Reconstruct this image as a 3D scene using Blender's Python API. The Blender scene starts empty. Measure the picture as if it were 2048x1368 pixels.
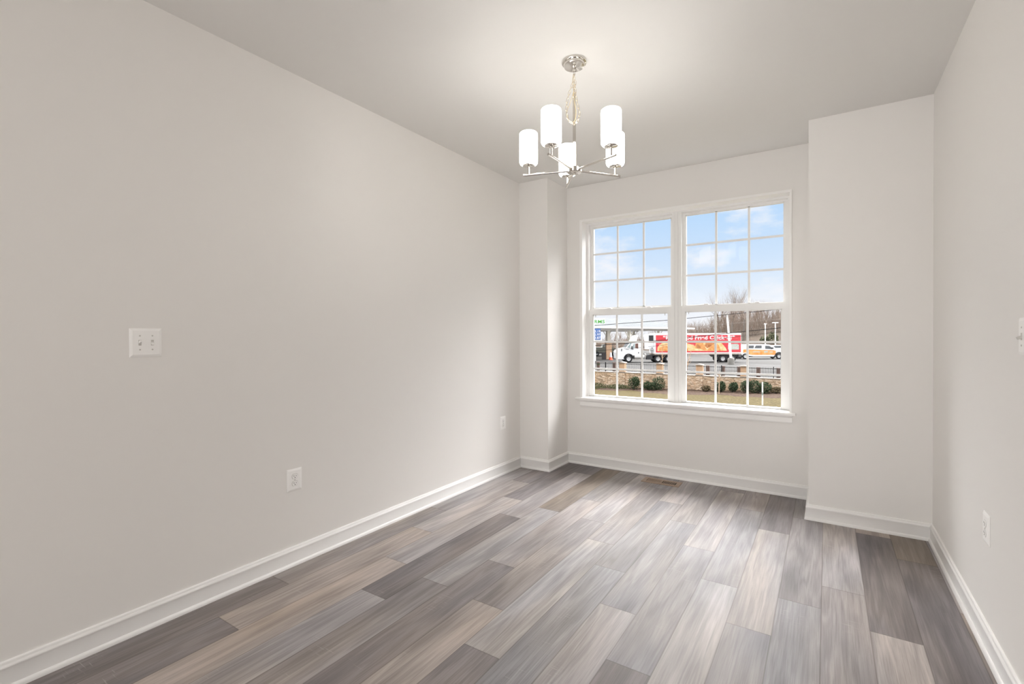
import bpy, bmesh, math, random
from mathutils import Vector, Matrix, Euler
PI = math.pi
random.seed(7)
S = bpy.context.scene
COL = S.collection

# ------------------------------------------------------------------ camera
CAM = Vector((2.49, 0.0, 1.2779))
YAW, PITCH, ROLL, FPX, PY = .5798, -.0078, -.0039, 961.45, 677.25
_r = Vector((math.cos(YAW), math.sin(YAW), 0)); _d = Vector((0, 0, -1)); _f = Vector((-math.sin(YAW), math.cos(YAW), 0))
_d1 = _d*math.cos(PITCH)+_f*math.sin(PITCH); F_AX = _f*math.cos(PITCH)-_d*math.sin(PITCH)
R_AX = _r*math.cos(ROLL)-_d1*math.sin(ROLL); D_AX = _r*math.sin(ROLL)+_d1*math.cos(ROLL)
cd = bpy.data.cameras.new('camera'); cam = bpy.data.objects.new('camera', cd); COL.objects.link(cam)
m = Matrix.Identity(4)
for i in range(3):
    m[i][0] = R_AX[i]; m[i][1] = -D_AX[i]; m[i][2] = -F_AX[i]; m[i][3] = CAM[i]
cam.matrix_world = m
cd.sensor_width = 36; cd.lens = FPX/2048*36; cd.shift_y = (PY-684)/2048; cd.clip_start = .02; cd.clip_end = 600
S.camera = cam

# ------------------------------------------------------------------ view, world, lights
S.view_settings.view_transform = 'Standard'; S.view_settings.look = 'None'
S.view_settings.gamma = 1; S.view_settings.use_curve_mapping = False
S.view_settings.exposure = 0.0
S.cycles.max_bounces = 12; S.cycles.diffuse_bounces = 8; S.cycles.transparent_max_bounces = 24

def nodes(tree, kind, **kw):
    n = tree.nodes.new(kind)
    for k, v in kw.items():
        if k.startswith('i_'):
            n.inputs[k[2:].replace('_', ' ')].default_value = v
        else:
            setattr(n, k, v)
    return n
def ramp(tree, stops, interp='LINEAR'):
    n = tree.nodes.new('ShaderNodeValToRGB'); cr = n.color_ramp; cr.interpolation = interp
    while len(cr.elements) < len(stops): cr.elements.new(.5)
    for e, (p, c) in zip(cr.elements, stops):
        e.position = p; e.color = (*c, 1) if len(c) == 3 else c
    return n

SKY_BACK, SKY_FRONT = 1.2, 22.0
W = bpy.data.worlds.new('sky'); S.world = W; W.use_nodes = True
t = W.node_tree; L = t.links; t.nodes.clear()
tc = nodes(t, 'ShaderNodeTexCoord'); sx = nodes(t, 'ShaderNodeSeparateXYZ'); L.new(tc.outputs['Generated'], sx.inputs[0])
grad = ramp(t, [(0, (.93, .945, .98)), (.05, (.90, .935, 1.0)), (.095, (.78, .88, 1.0)), (.14, (.66, .81, 1.0)), (.22, (.53, .74, 1.0)), (.27, (.56, .75, 1.0)), (.34, (1.0, .985, .965))])
L.new(sx.outputs['Z'], grad.inputs[0])
mp = nodes(t, 'ShaderNodeMapping'); mp.inputs['Scale'].default_value = (5.2, 5.2, 13); mp.inputs['Location'].default_value = (1.3, .4, .2)
L.new(tc.outputs['Generated'], mp.inputs['Vector'])
nz = nodes(t, 'ShaderNodeTexNoise', i_Scale=1.0, i_Detail=6.0, i_Roughness=.55); L.new(mp.outputs[0], nz.inputs['Vector'])
cl = ramp(t, [(.48, (0, 0, 0)), (.60, (.9, .9, .9))]); L.new(nz.outputs['Fac'], cl.inputs[0])
mix = nodes(t, 'ShaderNodeMix', data_type='RGBA'); L.new(cl.outputs[0], mix.inputs[0]); L.new(grad.outputs[0], mix.inputs[6]); mix.inputs[7].default_value = (.93, .95, 1.0, 1)
# unseen overhead sky brightened to light the room, strongest in front of the window
up = ramp(t, [(.27, (0, 0, 0)), (.62, (1, 1, 1))]); L.new(sx.outputs['Z'], up.inputs[0])
fr = nodes(t, 'ShaderNodeMapRange', interpolation_type='SMOOTHSTEP'); fr.inputs['From Min'].default_value = -.15; fr.inputs['From Max'].default_value = .35
fr.inputs['To Min'].default_value = SKY_BACK; fr.inputs['To Max'].default_value = SKY_FRONT; L.new(sx.outputs['Y'], fr.inputs['Value'])
boost = nodes(t, 'ShaderNodeMath', operation='MULTIPLY_ADD'); L.new(up.outputs[0], boost.inputs[0]); L.new(fr.outputs[0], boost.inputs[1]); boost.inputs[2].default_value = 1
mul = nodes(t, 'ShaderNodeVectorMath', operation='SCALE'); L.new(mix.outputs[2], mul.inputs[0]); L.new(boost.outputs[0], mul.inputs['Scale'])
bg = nodes(t, 'ShaderNodeBackground', i_Strength=1.0); L.new(mul.outputs[0], bg.inputs[0])
ow = nodes(t, 'ShaderNodeOutputWorld'); L.new(bg.outputs[0], ow.inputs[0])

def sun(name, energy, rot, angle, col):
    d = bpy.data.lights.new(name, 'SUN'); d.energy = energy; d.angle = angle; d.color = col
    o = bpy.data.objects.new(name, d); COL.objects.link(o); o.rotation_euler = rot; o.location = (0, -20, 30)
sun('sun', 1.0, (math.radians(48), 0, math.radians(-20)), math.radians(12), (1, .97, .92))
def area(name, loc, rot, sx_, sy_, power, col):
    d = bpy.data.lights.new(name, 'AREA'); d.shape = 'RECTANGLE'; d.size = sx_; d.size_y = sy_; d.energy = power; d.color = col
    o = bpy.data.objects.new(name, d); COL.objects.link(o); o.location = loc; o.rotation_euler = rot
# added fill light at the near end of the room, behind the camera
area('near_end_fill', (1.35, -6.4, 1.25), (PI/2, 0, 0), 2.6, 2.1, 80, (1, .995, .985))
# second added fill, set against the left wall behind the camera
area('left_side_fill', (.02, -2.6, 1.2), (0, -PI/2, 0), 2.1, 2.2, 58, (1, .995, .985))
LAMP_STRENGTH = 13.8
LAMP_TOP = 1.5

# ------------------------------------------------------------------ materials
def mat(name, base=(.8, .8, .8), rough=.5, metal=0, spec=.5, bump=None, emit=None):
    m_ = bpy.data.materials.new(name); m_.use_nodes = True
    t_ = m_.node_tree; b = t_.nodes['Principled BSDF']
    b.inputs['Base Color'].default_value = (*base, 1); b.inputs['Roughness'].default_value = rough
    b.inputs['Metallic'].default_value = metal; b.inputs['Specular IOR Level'].default_value = spec
    if bump:
        co = nodes(t_, 'ShaderNodeTexCoord'); n = nodes(t_, 'ShaderNodeTexNoise', i_Scale=bump[0], i_Detail=3.0)
        t_.links.new(co.outputs['Object'], n.inputs['Vector'])
        bm_ = nodes(t_, 'ShaderNodeBump', i_Strength=bump[1], i_Distance=.002); t_.links.new(n.outputs['Fac'], bm_.inputs['Height'])
        t_.links.new(bm_.outputs[0], b.inputs['Normal'])
    if emit:
        b.inputs['Emission Color'].default_value = (*emit[0], 1); b.inputs['Emission Strength'].default_value = emit[1]
    return m_
def vary(name, c1, c2, scale, rough=.8, stretch=(1, 1, 1), detail=5, c3=None, bump=0, lo=.35, hi_=.65, metal=0):
    m_ = mat(name, c1, rough, metal, .08); t_ = m_.node_tree; b = t_.nodes['Principled BSDF']
    co = nodes(t_, 'ShaderNodeTexCoord'); mp_ = nodes(t_, 'ShaderNodeMapping'); mp_.inputs['Scale'].default_value = stretch
    n = nodes(t_, 'ShaderNodeTexNoise', i_Scale=scale, i_Detail=float(detail)); t_.links.new(co.outputs['Object'], mp_.inputs[0]); t_.links.new(mp_.outputs[0], n.inputs['Vector'])
    st = [(lo, c1), (hi_, c2)] if not c3 else [(lo, c1), ((lo+hi_)/2, c3), (hi_, c2)]
    r = ramp(t_, st); t_.links.new(n.outputs['Fac'], r.inputs[0]); t_.links.new(r.outputs[0], b.inputs['Base Color'])
    if bump:
        bm_ = nodes(t_, 'ShaderNodeBump', i_Strength=bump, i_Distance=.05); t_.links.new(n.outputs['Fac'], bm_.inputs['Height']); t_.links.new(bm_.outputs[0], b.inputs['Normal'])
    return m_
M = {}
M['wall'] = mat('wall_paint', (.81, .792, .768), .55, 0, .35, (420, .05))
M['ceil'] = mat('ceiling_paint', (.77, .76, .74), .8, 0, .2, (300, .05))
M['trim'] = mat('trim_paint', (.89, .88, .865), .35, 0, .45)
M['vinyl'] = mat('window_vinyl', (.84, .835, .82), .38, 0, .45)
M['grille'] = mat('grille_vinyl', (.80, .80, .79), .4)
M['plastic'] = mat('white_plastic', (.92, .91, .895), .28, 0, .5)
M['slot'] = mat('dark_slot', (.05, .045, .04), .6)
M['screw'] = mat('screw_paint', (.55, .53, .5), .35)
M['nickel'] = mat('polished_nickel', (.70, .67, .63), .07, 1)
M['chain'] = mat('chain_nickel', (.83, .76, .64), .14, 1)
M['cord'] = mat('clear_cord', (.75, .62, .38), .25)
M['register'] = mat('register_paint', (.36, .26, .19), .45, .2)
M['void'] = mat('duct_void', (.012, .011, .01), .8)
def shade_mat():
    m_ = mat('opal_glass', (.9, .9, .88), .3, 0, .4, None, ((1.0, .975, .935), LAMP_STRENGTH)); return m_
M['shade'] = shade_mat()
M['shade_top'] = mat('opal_glass_inner', (.9, .88, .84), .4, 0, .4, None, ((1.0, .965, .91), LAMP_TOP))
def glass_mat():
    m_ = bpy.data.materials.new('window_glass'); m_.use_nodes = True; t_ = m_.node_tree; t_.nodes.clear()
    tr = nodes(t_, 'ShaderNodeBsdfTransparent'); tr.inputs[0].default_value = (.99, .99, .99, 1)
    gl = nodes(t_, 'ShaderNodeBsdfGlossy', i_Roughness=.0); fr = nodes(t_, 'ShaderNodeFresnel', i_IOR=1.10)
    mx = nodes(t_, 'ShaderNodeMixShader'); o = nodes(t_, 'ShaderNodeOutputMaterial')
    t_.links.new(fr.outputs[0], mx.inputs[0]); t_.links.new(tr.outputs[0], mx.inputs[1]); t_.links.new(gl.outputs[0], mx.inputs[2]); t_.links.new(mx.outputs[0], o.inputs[0])
    return m_
M['glass'] = glass_mat()
def floor_mat():
    m_ = mat('vinyl_plank', (.3, .28, .26), .4); t_ = m_.node_tree; b = t_.nodes['Principled BSDF']; K = t_.links
    uv = nodes(t_, 'ShaderNodeUVMap', uv_map='plank'); rn = nodes(t_, 'ShaderNodeUVMap', uv_map='rand'); at = nodes(t_, 'ShaderNodeAttribute', attribute_name='tone')
    su = nodes(t_, 'ShaderNodeSeparateXYZ'); K.new(uv.outputs[0], su.inputs[0])
    sr = nodes(t_, 'ShaderNodeSeparateXYZ'); K.new(rn.outputs[0], sr.inputs[0])
    cb = nodes(t_, 'ShaderNodeCombineXYZ'); K.new(su.outputs[0], cb.inputs[0]); K.new(su.outputs[1], cb.inputs[1]); K.new(sr.outputs[0], cb.inputs[2])
    def noise(sc, det, rough=.5, dist=0):
        mp_ = nodes(t_, 'ShaderNodeMapping'); mp_.inputs['Scale'].default_value = sc; K.new(cb.outputs[0], mp_.inputs[0])
        n = nodes(t_, 'ShaderNodeTexNoise', i_Scale=1.0, i_Detail=det, i_Roughness=rough, i_Distortion=dist); K.new(mp_.outputs[0], n.inputs['Vector']); return n
    def mulc(a, fac_ramp):
        x = nodes(t_, 'ShaderNodeMix', data_type='RGBA', blend_type='MULTIPLY'); x.inputs[0].default_value = 1
        K.new(a, x.inputs[6]); K.new(fac_ramp, x.inputs[7]); return x.outputs[2]
    # broad brown / grey drift along a board
    big = noise((7, 1.6, 9), 2.0); rb = ramp(t_, [(.3, (.72, .71, .72)), (.5, (1.0, .99, .985)), (.70, (1.18, 1.16, 1.15))]); K.new(big.outputs['Fac'], rb.inputs[0])
    c = mulc(at.outputs['Color'], rb.outputs[0])
    hue = noise((4, 1.1, 5), 1.0); rh = ramp(t_, [(.38, (.98, .99, 1.025)), (.62, (1.025, .99, .955))]); K.new(hue.outputs['Fac'], rh.inputs[0]); c = mulc(c, rh.outputs[0])
    # fine grain streaks
    fg = noise((210, 5, 3), 4.0, .65, .35); rf = ramp(t_, [(.36, (.83, .825, .82)), (.55, (1.01, 1.01, 1.01)), (.75, (1.12, 1.12, 1.12))]); K.new(fg.outputs['Fac'], rf.inputs[0]); c = mulc(c, rf.outputs[0])
    # cathedral figure on some boards: warped bands
    wv = noise((16, 1.1, 7), 2.0, .5, .6); ml = nodes(t_, 'ShaderNodeMath', operation='MULTIPLY'); ml.inputs[1].default_value = 26; K.new(wv.outputs['Fac'], ml.inputs[0])
    sn = nodes(t_, 'ShaderNodeMath', operation='SINE'); K.new(ml.outputs[0], sn.inputs[0]); rs = ramp(t_, [(0.0, (.90, .90, .90)), (.55, (1, 1, 1)), (.95, (1.10, 1.10, 1.10))])
    ad = nodes(t_, 'ShaderNodeMath', operation='MULTIPLY_ADD'); ad.inputs[1].default_value = .5; ad.inputs[2].default_value = .5; K.new(sn.outputs[0], ad.inputs[0]); K.new(ad.outputs[0], rs.inputs[0]); c = mulc(c, rs.outputs[0])
    # pale saw marks across the grain, in patches
    sw = noise((14, 190, 3), 2.0, .5); pm = noise((6, 5, 11), 1.0)
    r1 = ramp(t_, [(.62, (0, 0, 0)), (.72, (1, 1, 1))]); K.new(sw.outputs['Fac'], r1.inputs[0]); r2 = ramp(t_, [(.60, (0, 0, 0)), (.70, (1, 1, 1))]); K.new(pm.outputs['Fac'], r2.inputs[0])
    mm = nodes(t_, 'ShaderNodeMath', operation='MULTIPLY'); K.new(r1.outputs[0], mm.inputs[0]); K.new(r2.outputs[0], mm.inputs[1])
    m5 = nodes(t_, 'ShaderNodeMath', operation='MULTIPLY'); m5.inputs[1].default_value = .35; K.new(mm.outputs[0], m5.inputs[0])
    mxx = nodes(t_, 'ShaderNodeMix', data_type='RGBA'); K.new(m5.outputs[0], mxx.inputs[0]); K.new(c, mxx.inputs[6]); mxx.inputs[7].default_value = (.55, .51, .47, 1); c = mxx.outputs[2]
    # micro bevel: dark line on board edges (edge distance stored in rand.y / uv)
    ed = nodes(t_, 'ShaderNodeAttribute', attribute_name='edge')  # unused channel kept neutral
    def edge(sock, length):
        a = nodes(t_, 'ShaderNodeMath', operation='SUBTRACT'); a.inputs[0].default_value = length; K.new(sock, a.inputs[1])
        q = nodes(t_, 'ShaderNodeMath', operation='MINIMUM'); K.new(sock, q.inputs[0]); K.new(a.outputs[0], q.inputs[1]); return q.outputs[0]
    q = nodes(t_, 'ShaderNodeMath', operation='MINIMUM'); K.new(edge(su.outputs[0], .1764), q.inputs[0]); K.new(edge(su.outputs[1], 1.222), q.inputs[1])
    re = ramp(t_, [(.0, (.62, .60, .58)), (.0016, (1, 1, 1))]); K.new(q.outputs[0], re.inputs[0]); c = mulc(c, re.outputs[0])
    K.new(c, b.inputs['Base Color'])
    rr = ramp(t_, [(.3, (.46, .46, .46)), (.7, (.56, .56, .56))]); K.new(fg.outputs['Fac'], rr.inputs[0]); K.new(rr.outputs[0], b.inputs['Roughness'])
    bp = nodes(t_, 'ShaderNodeBump', i_Strength=.25, i_Distance=.0008); K.new(fg.outputs['Fac'], bp.inputs['Height']); K.new(bp.outputs[0], b.inputs['Normal'])
    b.inputs['Specular IOR Level'].default_value = .28
    return m_
M['floor'] = floor_mat()
def stone_mat():
    m_ = mat('stacked_stone', (.5, .4, .3), .9); t_ = m_.node_tree; b = t_.nodes['Principled BSDF']; K = t_.links
    co = nodes(t_, 'ShaderNodeTexCoord'); mp_ = nodes(t_, 'ShaderNodeMapping'); mp_.inputs['Scale'].default_value = (4.2, 4.2, 13)
    K.new(co.outputs['Object'], mp_.inputs[0])
    nz_ = nodes(t_, 'ShaderNodeTexNoise', i_Scale=1.2, i_Detail=2.0); K.new(mp_.outputs[0], nz_.inputs['Vector'])
    mxv = nodes(t_, 'ShaderNodeMix', data_type='VECTOR'); mxv.inputs[0].default_value = .18; K.new(mp_.outputs[0], mxv.inputs[4]); K.new(nz_.outputs['Color'], mxv.inputs[5])
    v = nodes(t_, 'ShaderNodeTexVoronoi', i_Scale=1.0); K.new(mxv.outputs[1], v.inputs['Vector'])
    ve = nodes(t_, 'ShaderNodeTexVoronoi', feature='DISTANCE_TO_EDGE', i_Scale=1.0); K.new(mxv.outputs[1], ve.inputs['Vector'])
    sp = nodes(t_, 'ShaderNodeSeparateXYZ'); K.new(v.outputs['Color'], sp.inputs[0])
    r = ramp(t_, [(0, (.34, .25, .17)), (.3, (.56, .41, .28)), (.55, (.68, .48, .32)), (.8, (.72, .56, .42)), (1, (.80, .66, .52))]); K.new(sp.outputs[0], r.inputs[0])
    re = ramp(t_, [(.02, (.55, .48, .42)), (.08, (1, 1, 1))]); K.new(ve.outputs['Distance'], re.inputs[0])
    x = nodes(t_, 'ShaderNodeMix', data_type='RGBA', blend_type='MULTIPLY'); x.inputs[0].default_value = 1; K.new(r.outputs[0], x.inputs[6]); K.new(re.outputs[0], x.inputs[7]); K.new(x.outputs[2], b.inputs['Base Color'])
    bp = nodes(t_, 'ShaderNodeBump', i_Strength=.8, i_Distance=.05); K.new(ve.outputs['Distance'], bp.inputs['Height']); K.new(bp.outputs[0], b.inputs['Normal'])
    return m_
M['stone'] = stone_mat()
def brick_mat():
    m_ = mat('tan_brick', (.6, .45, .3), .9); t_ = m_.node_tree; b = t_.nodes['Principled BSDF']; K = t_.links
    co = nodes(t_, 'ShaderNodeTexCoord'); sp = nodes(t_, 'ShaderNodeSeparateXYZ'); K.new(co.outputs['Object'], sp.inputs[0])
    ad = nodes(t_, 'ShaderNodeMath', operation='ADD'); K.new(sp.outputs[0], ad.inputs[0]); K.new(sp.outputs[1], ad.inputs[1])
    cb = nodes(t_, 'ShaderNodeCombineXYZ'); K.new(ad.outputs[0], cb.inputs[0]); K.new(sp.outputs[2], cb.inputs[1])
    br = nodes(t_, 'ShaderNodeTexBrick', i_Scale=5.0); K.new(cb.outputs[0], br.inputs['Vector'])
    br.inputs['Color1'].default_value = (.60, .36, .19, 1); br.inputs['Color2'].default_value = (.46, .26, .14, 1); br.inputs['Mortar'].default_value = (.66, .58, .5, 1); br.inputs['Mortar Size'].default_value = .02
    K.new(br.outputs[0], b.inputs['Base Color']); return m_
M['brick'] = brick_mat()
M['cap'] = vary('cast_stone', (0.336, 0.28, 0.232), (0.448, 0.392, 0.344), 3, .85)
M['grass'] = vary('dormant_grass', (0.0272, 0.0208, 0.0072), (0.068, 0.0528, 0.024), 8, .95, c3=(0.0448, 0.0352, 0.0128), detail=12, bump=.6, lo=.38, hi_=.62)
M['mulch'] = vary('mulch', (0.0208, 0.0128, 0.0088), (0.06, 0.04, 0.0288), 7, .95, detail=10, bump=.8)
M['lot'] = vary('wet_asphalt', (0.0624, 0.0604, 0.0584), (0.0896, 0.0888, 0.088), .35, .5, stretch=(0.4, 1.2, 0.8), detail=6)
M['lot'].node_tree.nodes['Principled BSDF'].inputs['Specular IOR Level'].default_value = 0
M['hill'] = vary('leaf_litter', (0.032, 0.0232, 0.0168), (0.06, 0.0456, 0.0336), .6, .95, detail=9, bump=.5)
M['leaf'] = vary('evergreen_leaf', (0.016, 0.0272, 0.0128), (0.048, 0.068, 0.0336), 5, .8)
M['dryleaf'] = vary('dry_leaf', (0.056, 0.04, 0.024), (0.096, 0.076, 0.04), 5, .8)
M['weed'] = vary('weed_green', (0.048, 0.056, 0.0256), (0.088, 0.092, 0.048), 5, .85)
M['bark'] = vary('grey_bark', (.13, .108, .092), (.24, .21, .185), 3, .9)
M['twig'] = vary('twigs', (.17, .132, .105), (.29, .235, .195), 2, .9)
M['sapling'] = vary('sapling_bark', (.38, .27, .18), (.56, .43, .32), 6, .9)
M['black'] = mat('black_steel', (.02, .02, .022), .5)
M['cable'] = mat('cable_sheath', (.012, .012, .013), .9, 0, 0)
M['cable2'] = mat('pale_cable', (.22, .2, .18), .9, 0, 0)
M['post'] = vary('dark_timber', (.09, .06, .05), (.18, .125, .105), 4, .85)
M['white'] = mat('white_enamel', (.86, .87, .88), .3)
M['whitepost'] = mat('white_pole', (.9, .9, .9), .45)
M['concrete'] = vary('concrete', (0.16, 0.152, 0.14), (0.224, 0.216, 0.2), 3, .9)
M['tire'] = mat('tyre_rubber', (.022, .022, .024), .75)
M['rim'] = mat('wheel_steel', (.74, .74, .74), .35, .3)
M['chassis'] = mat('chassis_black', (.035, .035, .037), .6)
M['steel'] = mat('tank_steel', (.62, .60, .58), .35, .5)
M['tint'] = mat('tinted_glass', (.10, .11, .12), .08, 0, .8)
M['cabglass'] = mat('cab_glass', (.32, .40, .40), .08, 0, .8)
M['door_int'] = mat('cab_interior', (.16, .08, .06), .5)
M['red'] = mat('trailer_red', (.66, .055, .07), .35)
M['orange1'] = vary('fried_crust_light', (.82, .47, .20), (.94, .68, .40), 2.2, .6, detail=8)
M['orange2'] = vary('fried_crust_mid', (.62, .25, .08), (.82, .44, .18), 2.6, .6, detail=8)
M['orange3'] = vary('fried_crust_dark', (.34, .13, .05), (.60, .26, .11), 2.6, .6, detail=8)
M['paper'] = vary('label_print', (.42, .50, .42), (.62, .60, .58), 5, .6)
M['green'] = mat('sign_green', (.10, .44, .06), .6)
M['blue'] = mat('price_blue', (.07, .16, .42), .5)
M['header'] = mat('sign_white', (.78, .82, .84), .5)
M['roof'] = vary('canopy_metal', (0.0464, 0.0528, 0.0568), (0.06, 0.0664, 0.0704), .5, .7)
M['beige'] = mat('canopy_beige', (.68, .63, .53), .7)
M['graybeam'] = mat('canopy_soffit', (.48, .45, .41), .7)
M['pkorange'] = vary('wrap_orange', (.74, .27, .06), (.86, .45, .19), 2.4, .4, detail=4)
M['olive'] = mat('olive_paint', (.36, .345, .27), .4)
M['cone'] = mat('cone_orange', (.85, .13, .06), .5)
M['bin'] = mat('bin_black', (.04, .035, .035), .6)

# ------------------------------------------------------------------ mesh builder
class MB:
    def __init__(self): self.bm = bmesh.new()
    def _xf(self, vs, mtx):
        if mtx is not None:
            for v in vs: v.co = mtx @ v.co
    def box(self, a, b, mtx=None, bev=0):
        x0, y0, z0 = a; x1, y1, z1 = b
        tmp = bmesh.new() if bev else self.bm
        vs = [tmp.verts.new(p) for p in ((x0, y0, z0), (x1, y0, z0), (x1, y1, z0), (x0, y1, z0), (x0, y0, z1), (x1, y0, z1), (x1, y1, z1), (x0, y1, z1))]
        for f in ((0, 3, 2, 1), (4, 5, 6, 7), (0, 1, 5, 4), (1, 2, 6, 5), (2, 3, 7, 6), (3, 0, 4, 7)): tmp.faces.new([vs[i] for i in f])
        if bev:
            bmesh.ops.recalc_face_normals(tmp, faces=tmp.faces[:])
            bmesh.ops.bevel(tmp, geom=tmp.edges[:], offset=bev, segments=2, affect='EDGES', profile=.6)
            self._merge(tmp, mtx)
        else: self._xf(vs, mtx)
        return self
    def _merge(self, tmp, mtx):
        mp = {}
        for v in tmp.verts: mp[v] = self.bm.verts.new(mtx @ v.co if mtx is not None else v.co)
        for f in tmp.faces:
            try: self.bm.faces.new([mp[v] for v in f.verts])
            except ValueError: pass
        tmp.free()
    def prism(self, pts, a, b, axis=1, bev=0, mtx=None):
        """polygon pts in the two other axes, extruded from a to b along axis"""
        tmp = bmesh.new()
        def P(p, h):
            q = list(p); q.insert(axis, h); return q
        lo = [tmp.verts.new(P(p, a)) for p in pts]; hi_ = [tmp.verts.new(P(p, b)) for p in pts]
        n = len(pts); tmp.faces.new(lo); tmp.faces.new(hi_[::-1])
        for i in range(n): tmp.faces.new((lo[i], hi_[i], hi_[(i+1) % n], lo[(i+1) % n]))
        bmesh.ops.recalc_face_normals(tmp, faces=tmp.faces[:])
        if bev: bmesh.ops.bevel(tmp, geom=tmp.edges[:], offset=bev, segments=2, affect='EDGES', profile=.6)
        self._merge(tmp, mtx); return self
    def tube(self, pts, r, n=8, caps=True, closed=False):
        pts = [Vector(p) for p in pts]; rings = []; k = len(pts)
        rr = r if isinstance(r, (list, tuple)) else [r]*k
        up = None
        for i, p in enumerate(pts):
            if closed: d = pts[(i+1) % k]-pts[i-1]
            else: d = pts[min(i+1, k-1)]-pts[max(i-1, 0)]
            if d.length < 1e-9: d = Vector((0, 0, 1))
            d.normalize()
            if up is None: up = Vector((0, 0, 1)) if abs(d.z) < .9 else Vector((1, 0, 0))
            u = (up-d*up.dot(d))
            if u.length < 1e-6: u = d.orthogonal()
            u.normalize(); up = u; w = d.cross(u)
            rings.append([self.bm.verts.new(p+(u*math.cos(2*PI*j/n)+w*math.sin(2*PI*j/n))*rr[i]) for j in range(n)])
        for i in range(k if closed else k-1):
            A, B = rings[i], rings[(i+1) % k]
            for j in range(n): self.bm.faces.new((A[j], A[(j+1) % n], B[(j+1) % n], B[j]))
        if caps and not closed:
            self.bm.faces.new(rings[0][::-1]); self.bm.faces.new(rings[-1])
        return self
    def lathe(self, prof, n=32, c=(0, 0, 0), mtx=None):
        """prof: (radius, z) from one end to the other, capped if r=0"""
        rings = []; allv = []
        for r, z in prof:
            if r < 1e-6: ring = [self.bm.verts.new((c[0], c[1], c[2]+z))]
            else: ring = [self.bm.verts.new((c[0]+r*math.cos(2*PI*j/n), c[1]+r*math.sin(2*PI*j/n), c[2]+z)) for j in range(n)]
            rings.append(ring); allv += ring
        for A, B in zip(rings, rings[1:]):
            for j in range(n):
                k = (j+1) % n
                if len(A) == 1 and len(B) == 1: continue
                if len(A) == 1: self.bm.faces.new((A[0], B[k], B[j]))
                elif len(B) == 1: self.bm.faces.new((A[j], A[k], B[0]))
                else: self.bm.faces.new((A[j], A[k], B[k], B[j]))
        self._xf(allv, mtx); return self
    def quad(self, *p):
        self.bm.faces.new([self.bm.verts.new(q) for q in p]); return self
    def build(self, name, material, parent=None, smooth=None):
        bmesh.ops.recalc_face_normals(self.bm, faces=self.bm.faces[:])
        me = bpy.data.meshes.new(name); self.bm.to_mesh(me); self.bm.free()
        me.materials.append(M[material] if isinstance(material, str) else material)
        if smooth is not None:
            for p in me.polygons: p.use_smooth = True
            try: me.set_sharp_from_angle(angle=math.radians(smooth))
            except Exception: pass
        o = bpy.data.objects.new(name, me); COL.objects.link(o)
        if parent: o.parent = parent
        return o
def tag(o, label=None, cat=None, group=None, kind=None):
    if label: o['label'] = label
    if cat: o['category'] = cat
    if group: o['group'] = group
    if kind: o['kind'] = kind
    return o
def thing(name, label, cat, loc=(0, 0, 0), rz=0, group=None):
    o = bpy.data.objects.new(name, None); o.empty_display_size = .1; COL.objects.link(o)
    o.location = loc; o.rotation_euler = (0, 0, rz); return tag(o, label, cat, group)
def struct(o): o['kind'] = 'structure'; return o
def text(body, size, name, material, parent, mtx, depth=.004, bold=0, width=None, align='LEFT'):
    cu = bpy.data.curves.new(name, 'FONT'); cu.body = body; cu.size = size; cu.extrude = depth; cu.offset = bold; cu.space_character = 1.08; cu.align_x = align
    o = bpy.data.objects.new(name, cu); COL.objects.link(o); bpy.context.view_layer.update()
    me = bpy.data.meshes.new_from_object(o.evaluated_get(bpy.context.evaluated_depsgraph_get()))
    bpy.data.objects.remove(o)
    xs = [v.co.x for v in me.vertices]; sc = 1
    if width: sc = width/(max(xs)-min(xs))
    x0 = min(xs)
    for v in me.vertices: v.co.x = (v.co.x-x0)*sc
    me.transform(mtx); me.materials.clear(); me.materials.append(M[material]); me.name = name
    r = bpy.data.objects.new(name, me); COL.objects.link(r); r.parent = parent; return r

# ================================================================== ROOM SHELL
H = 2.74; RW = 3.0356; YF = 4.344; YPL = 3.940; YPR = 3.883; WPL = .3096; XPR = RW-.6507; YN = -6.5
T = .16
WX0, WX1, WZ0, WZ1 = .452, 2.262, .640, 2.404         # rough opening in the far wall
struct(MB().box((-T, YN, -.02), (0, YF+T+.04, H)).build('wall_left', 'wall'))
struct(MB().box((RW, YN, -.02), (RW+T, YF+T+.04, H)).build('wall_right', 'wall'))
struct(MB().box((0, YPL, 0), (WPL, YF, H)).build('wall_far_left_pier', 'wall'))
struct(MB().box((XPR, YPR, 0), (RW, YF, H)).build('wall_far_right_pier', 'wall'))
fw = MB(); WT = .20
fw.box((0, YF, -.02), (WX0, YF+WT, H)).box((WX1, YF, -.02), (RW, YF+WT, H)).box((WX0, YF, -.02), (WX1, YF+WT, WZ0)).box((WX0, YF, WZ1), (WX1, YF+WT, H))
struct(fw.build('wall_far', 'wall'))
nw = MB(); nw.box((-T, YN-T, -.02), (.05, YN, H)).box((2.65, YN-T, -.02), (RW+T, YN, H)).box((.05, YN-T, 2.3), (2.65, YN, H))
struct(nw.build('wall_near', 'wall'))
struct(MB().box((-T, YN-T, H), (RW+T, YF+WT, H+.14)).build('ceiling', 'ceil'))

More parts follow.
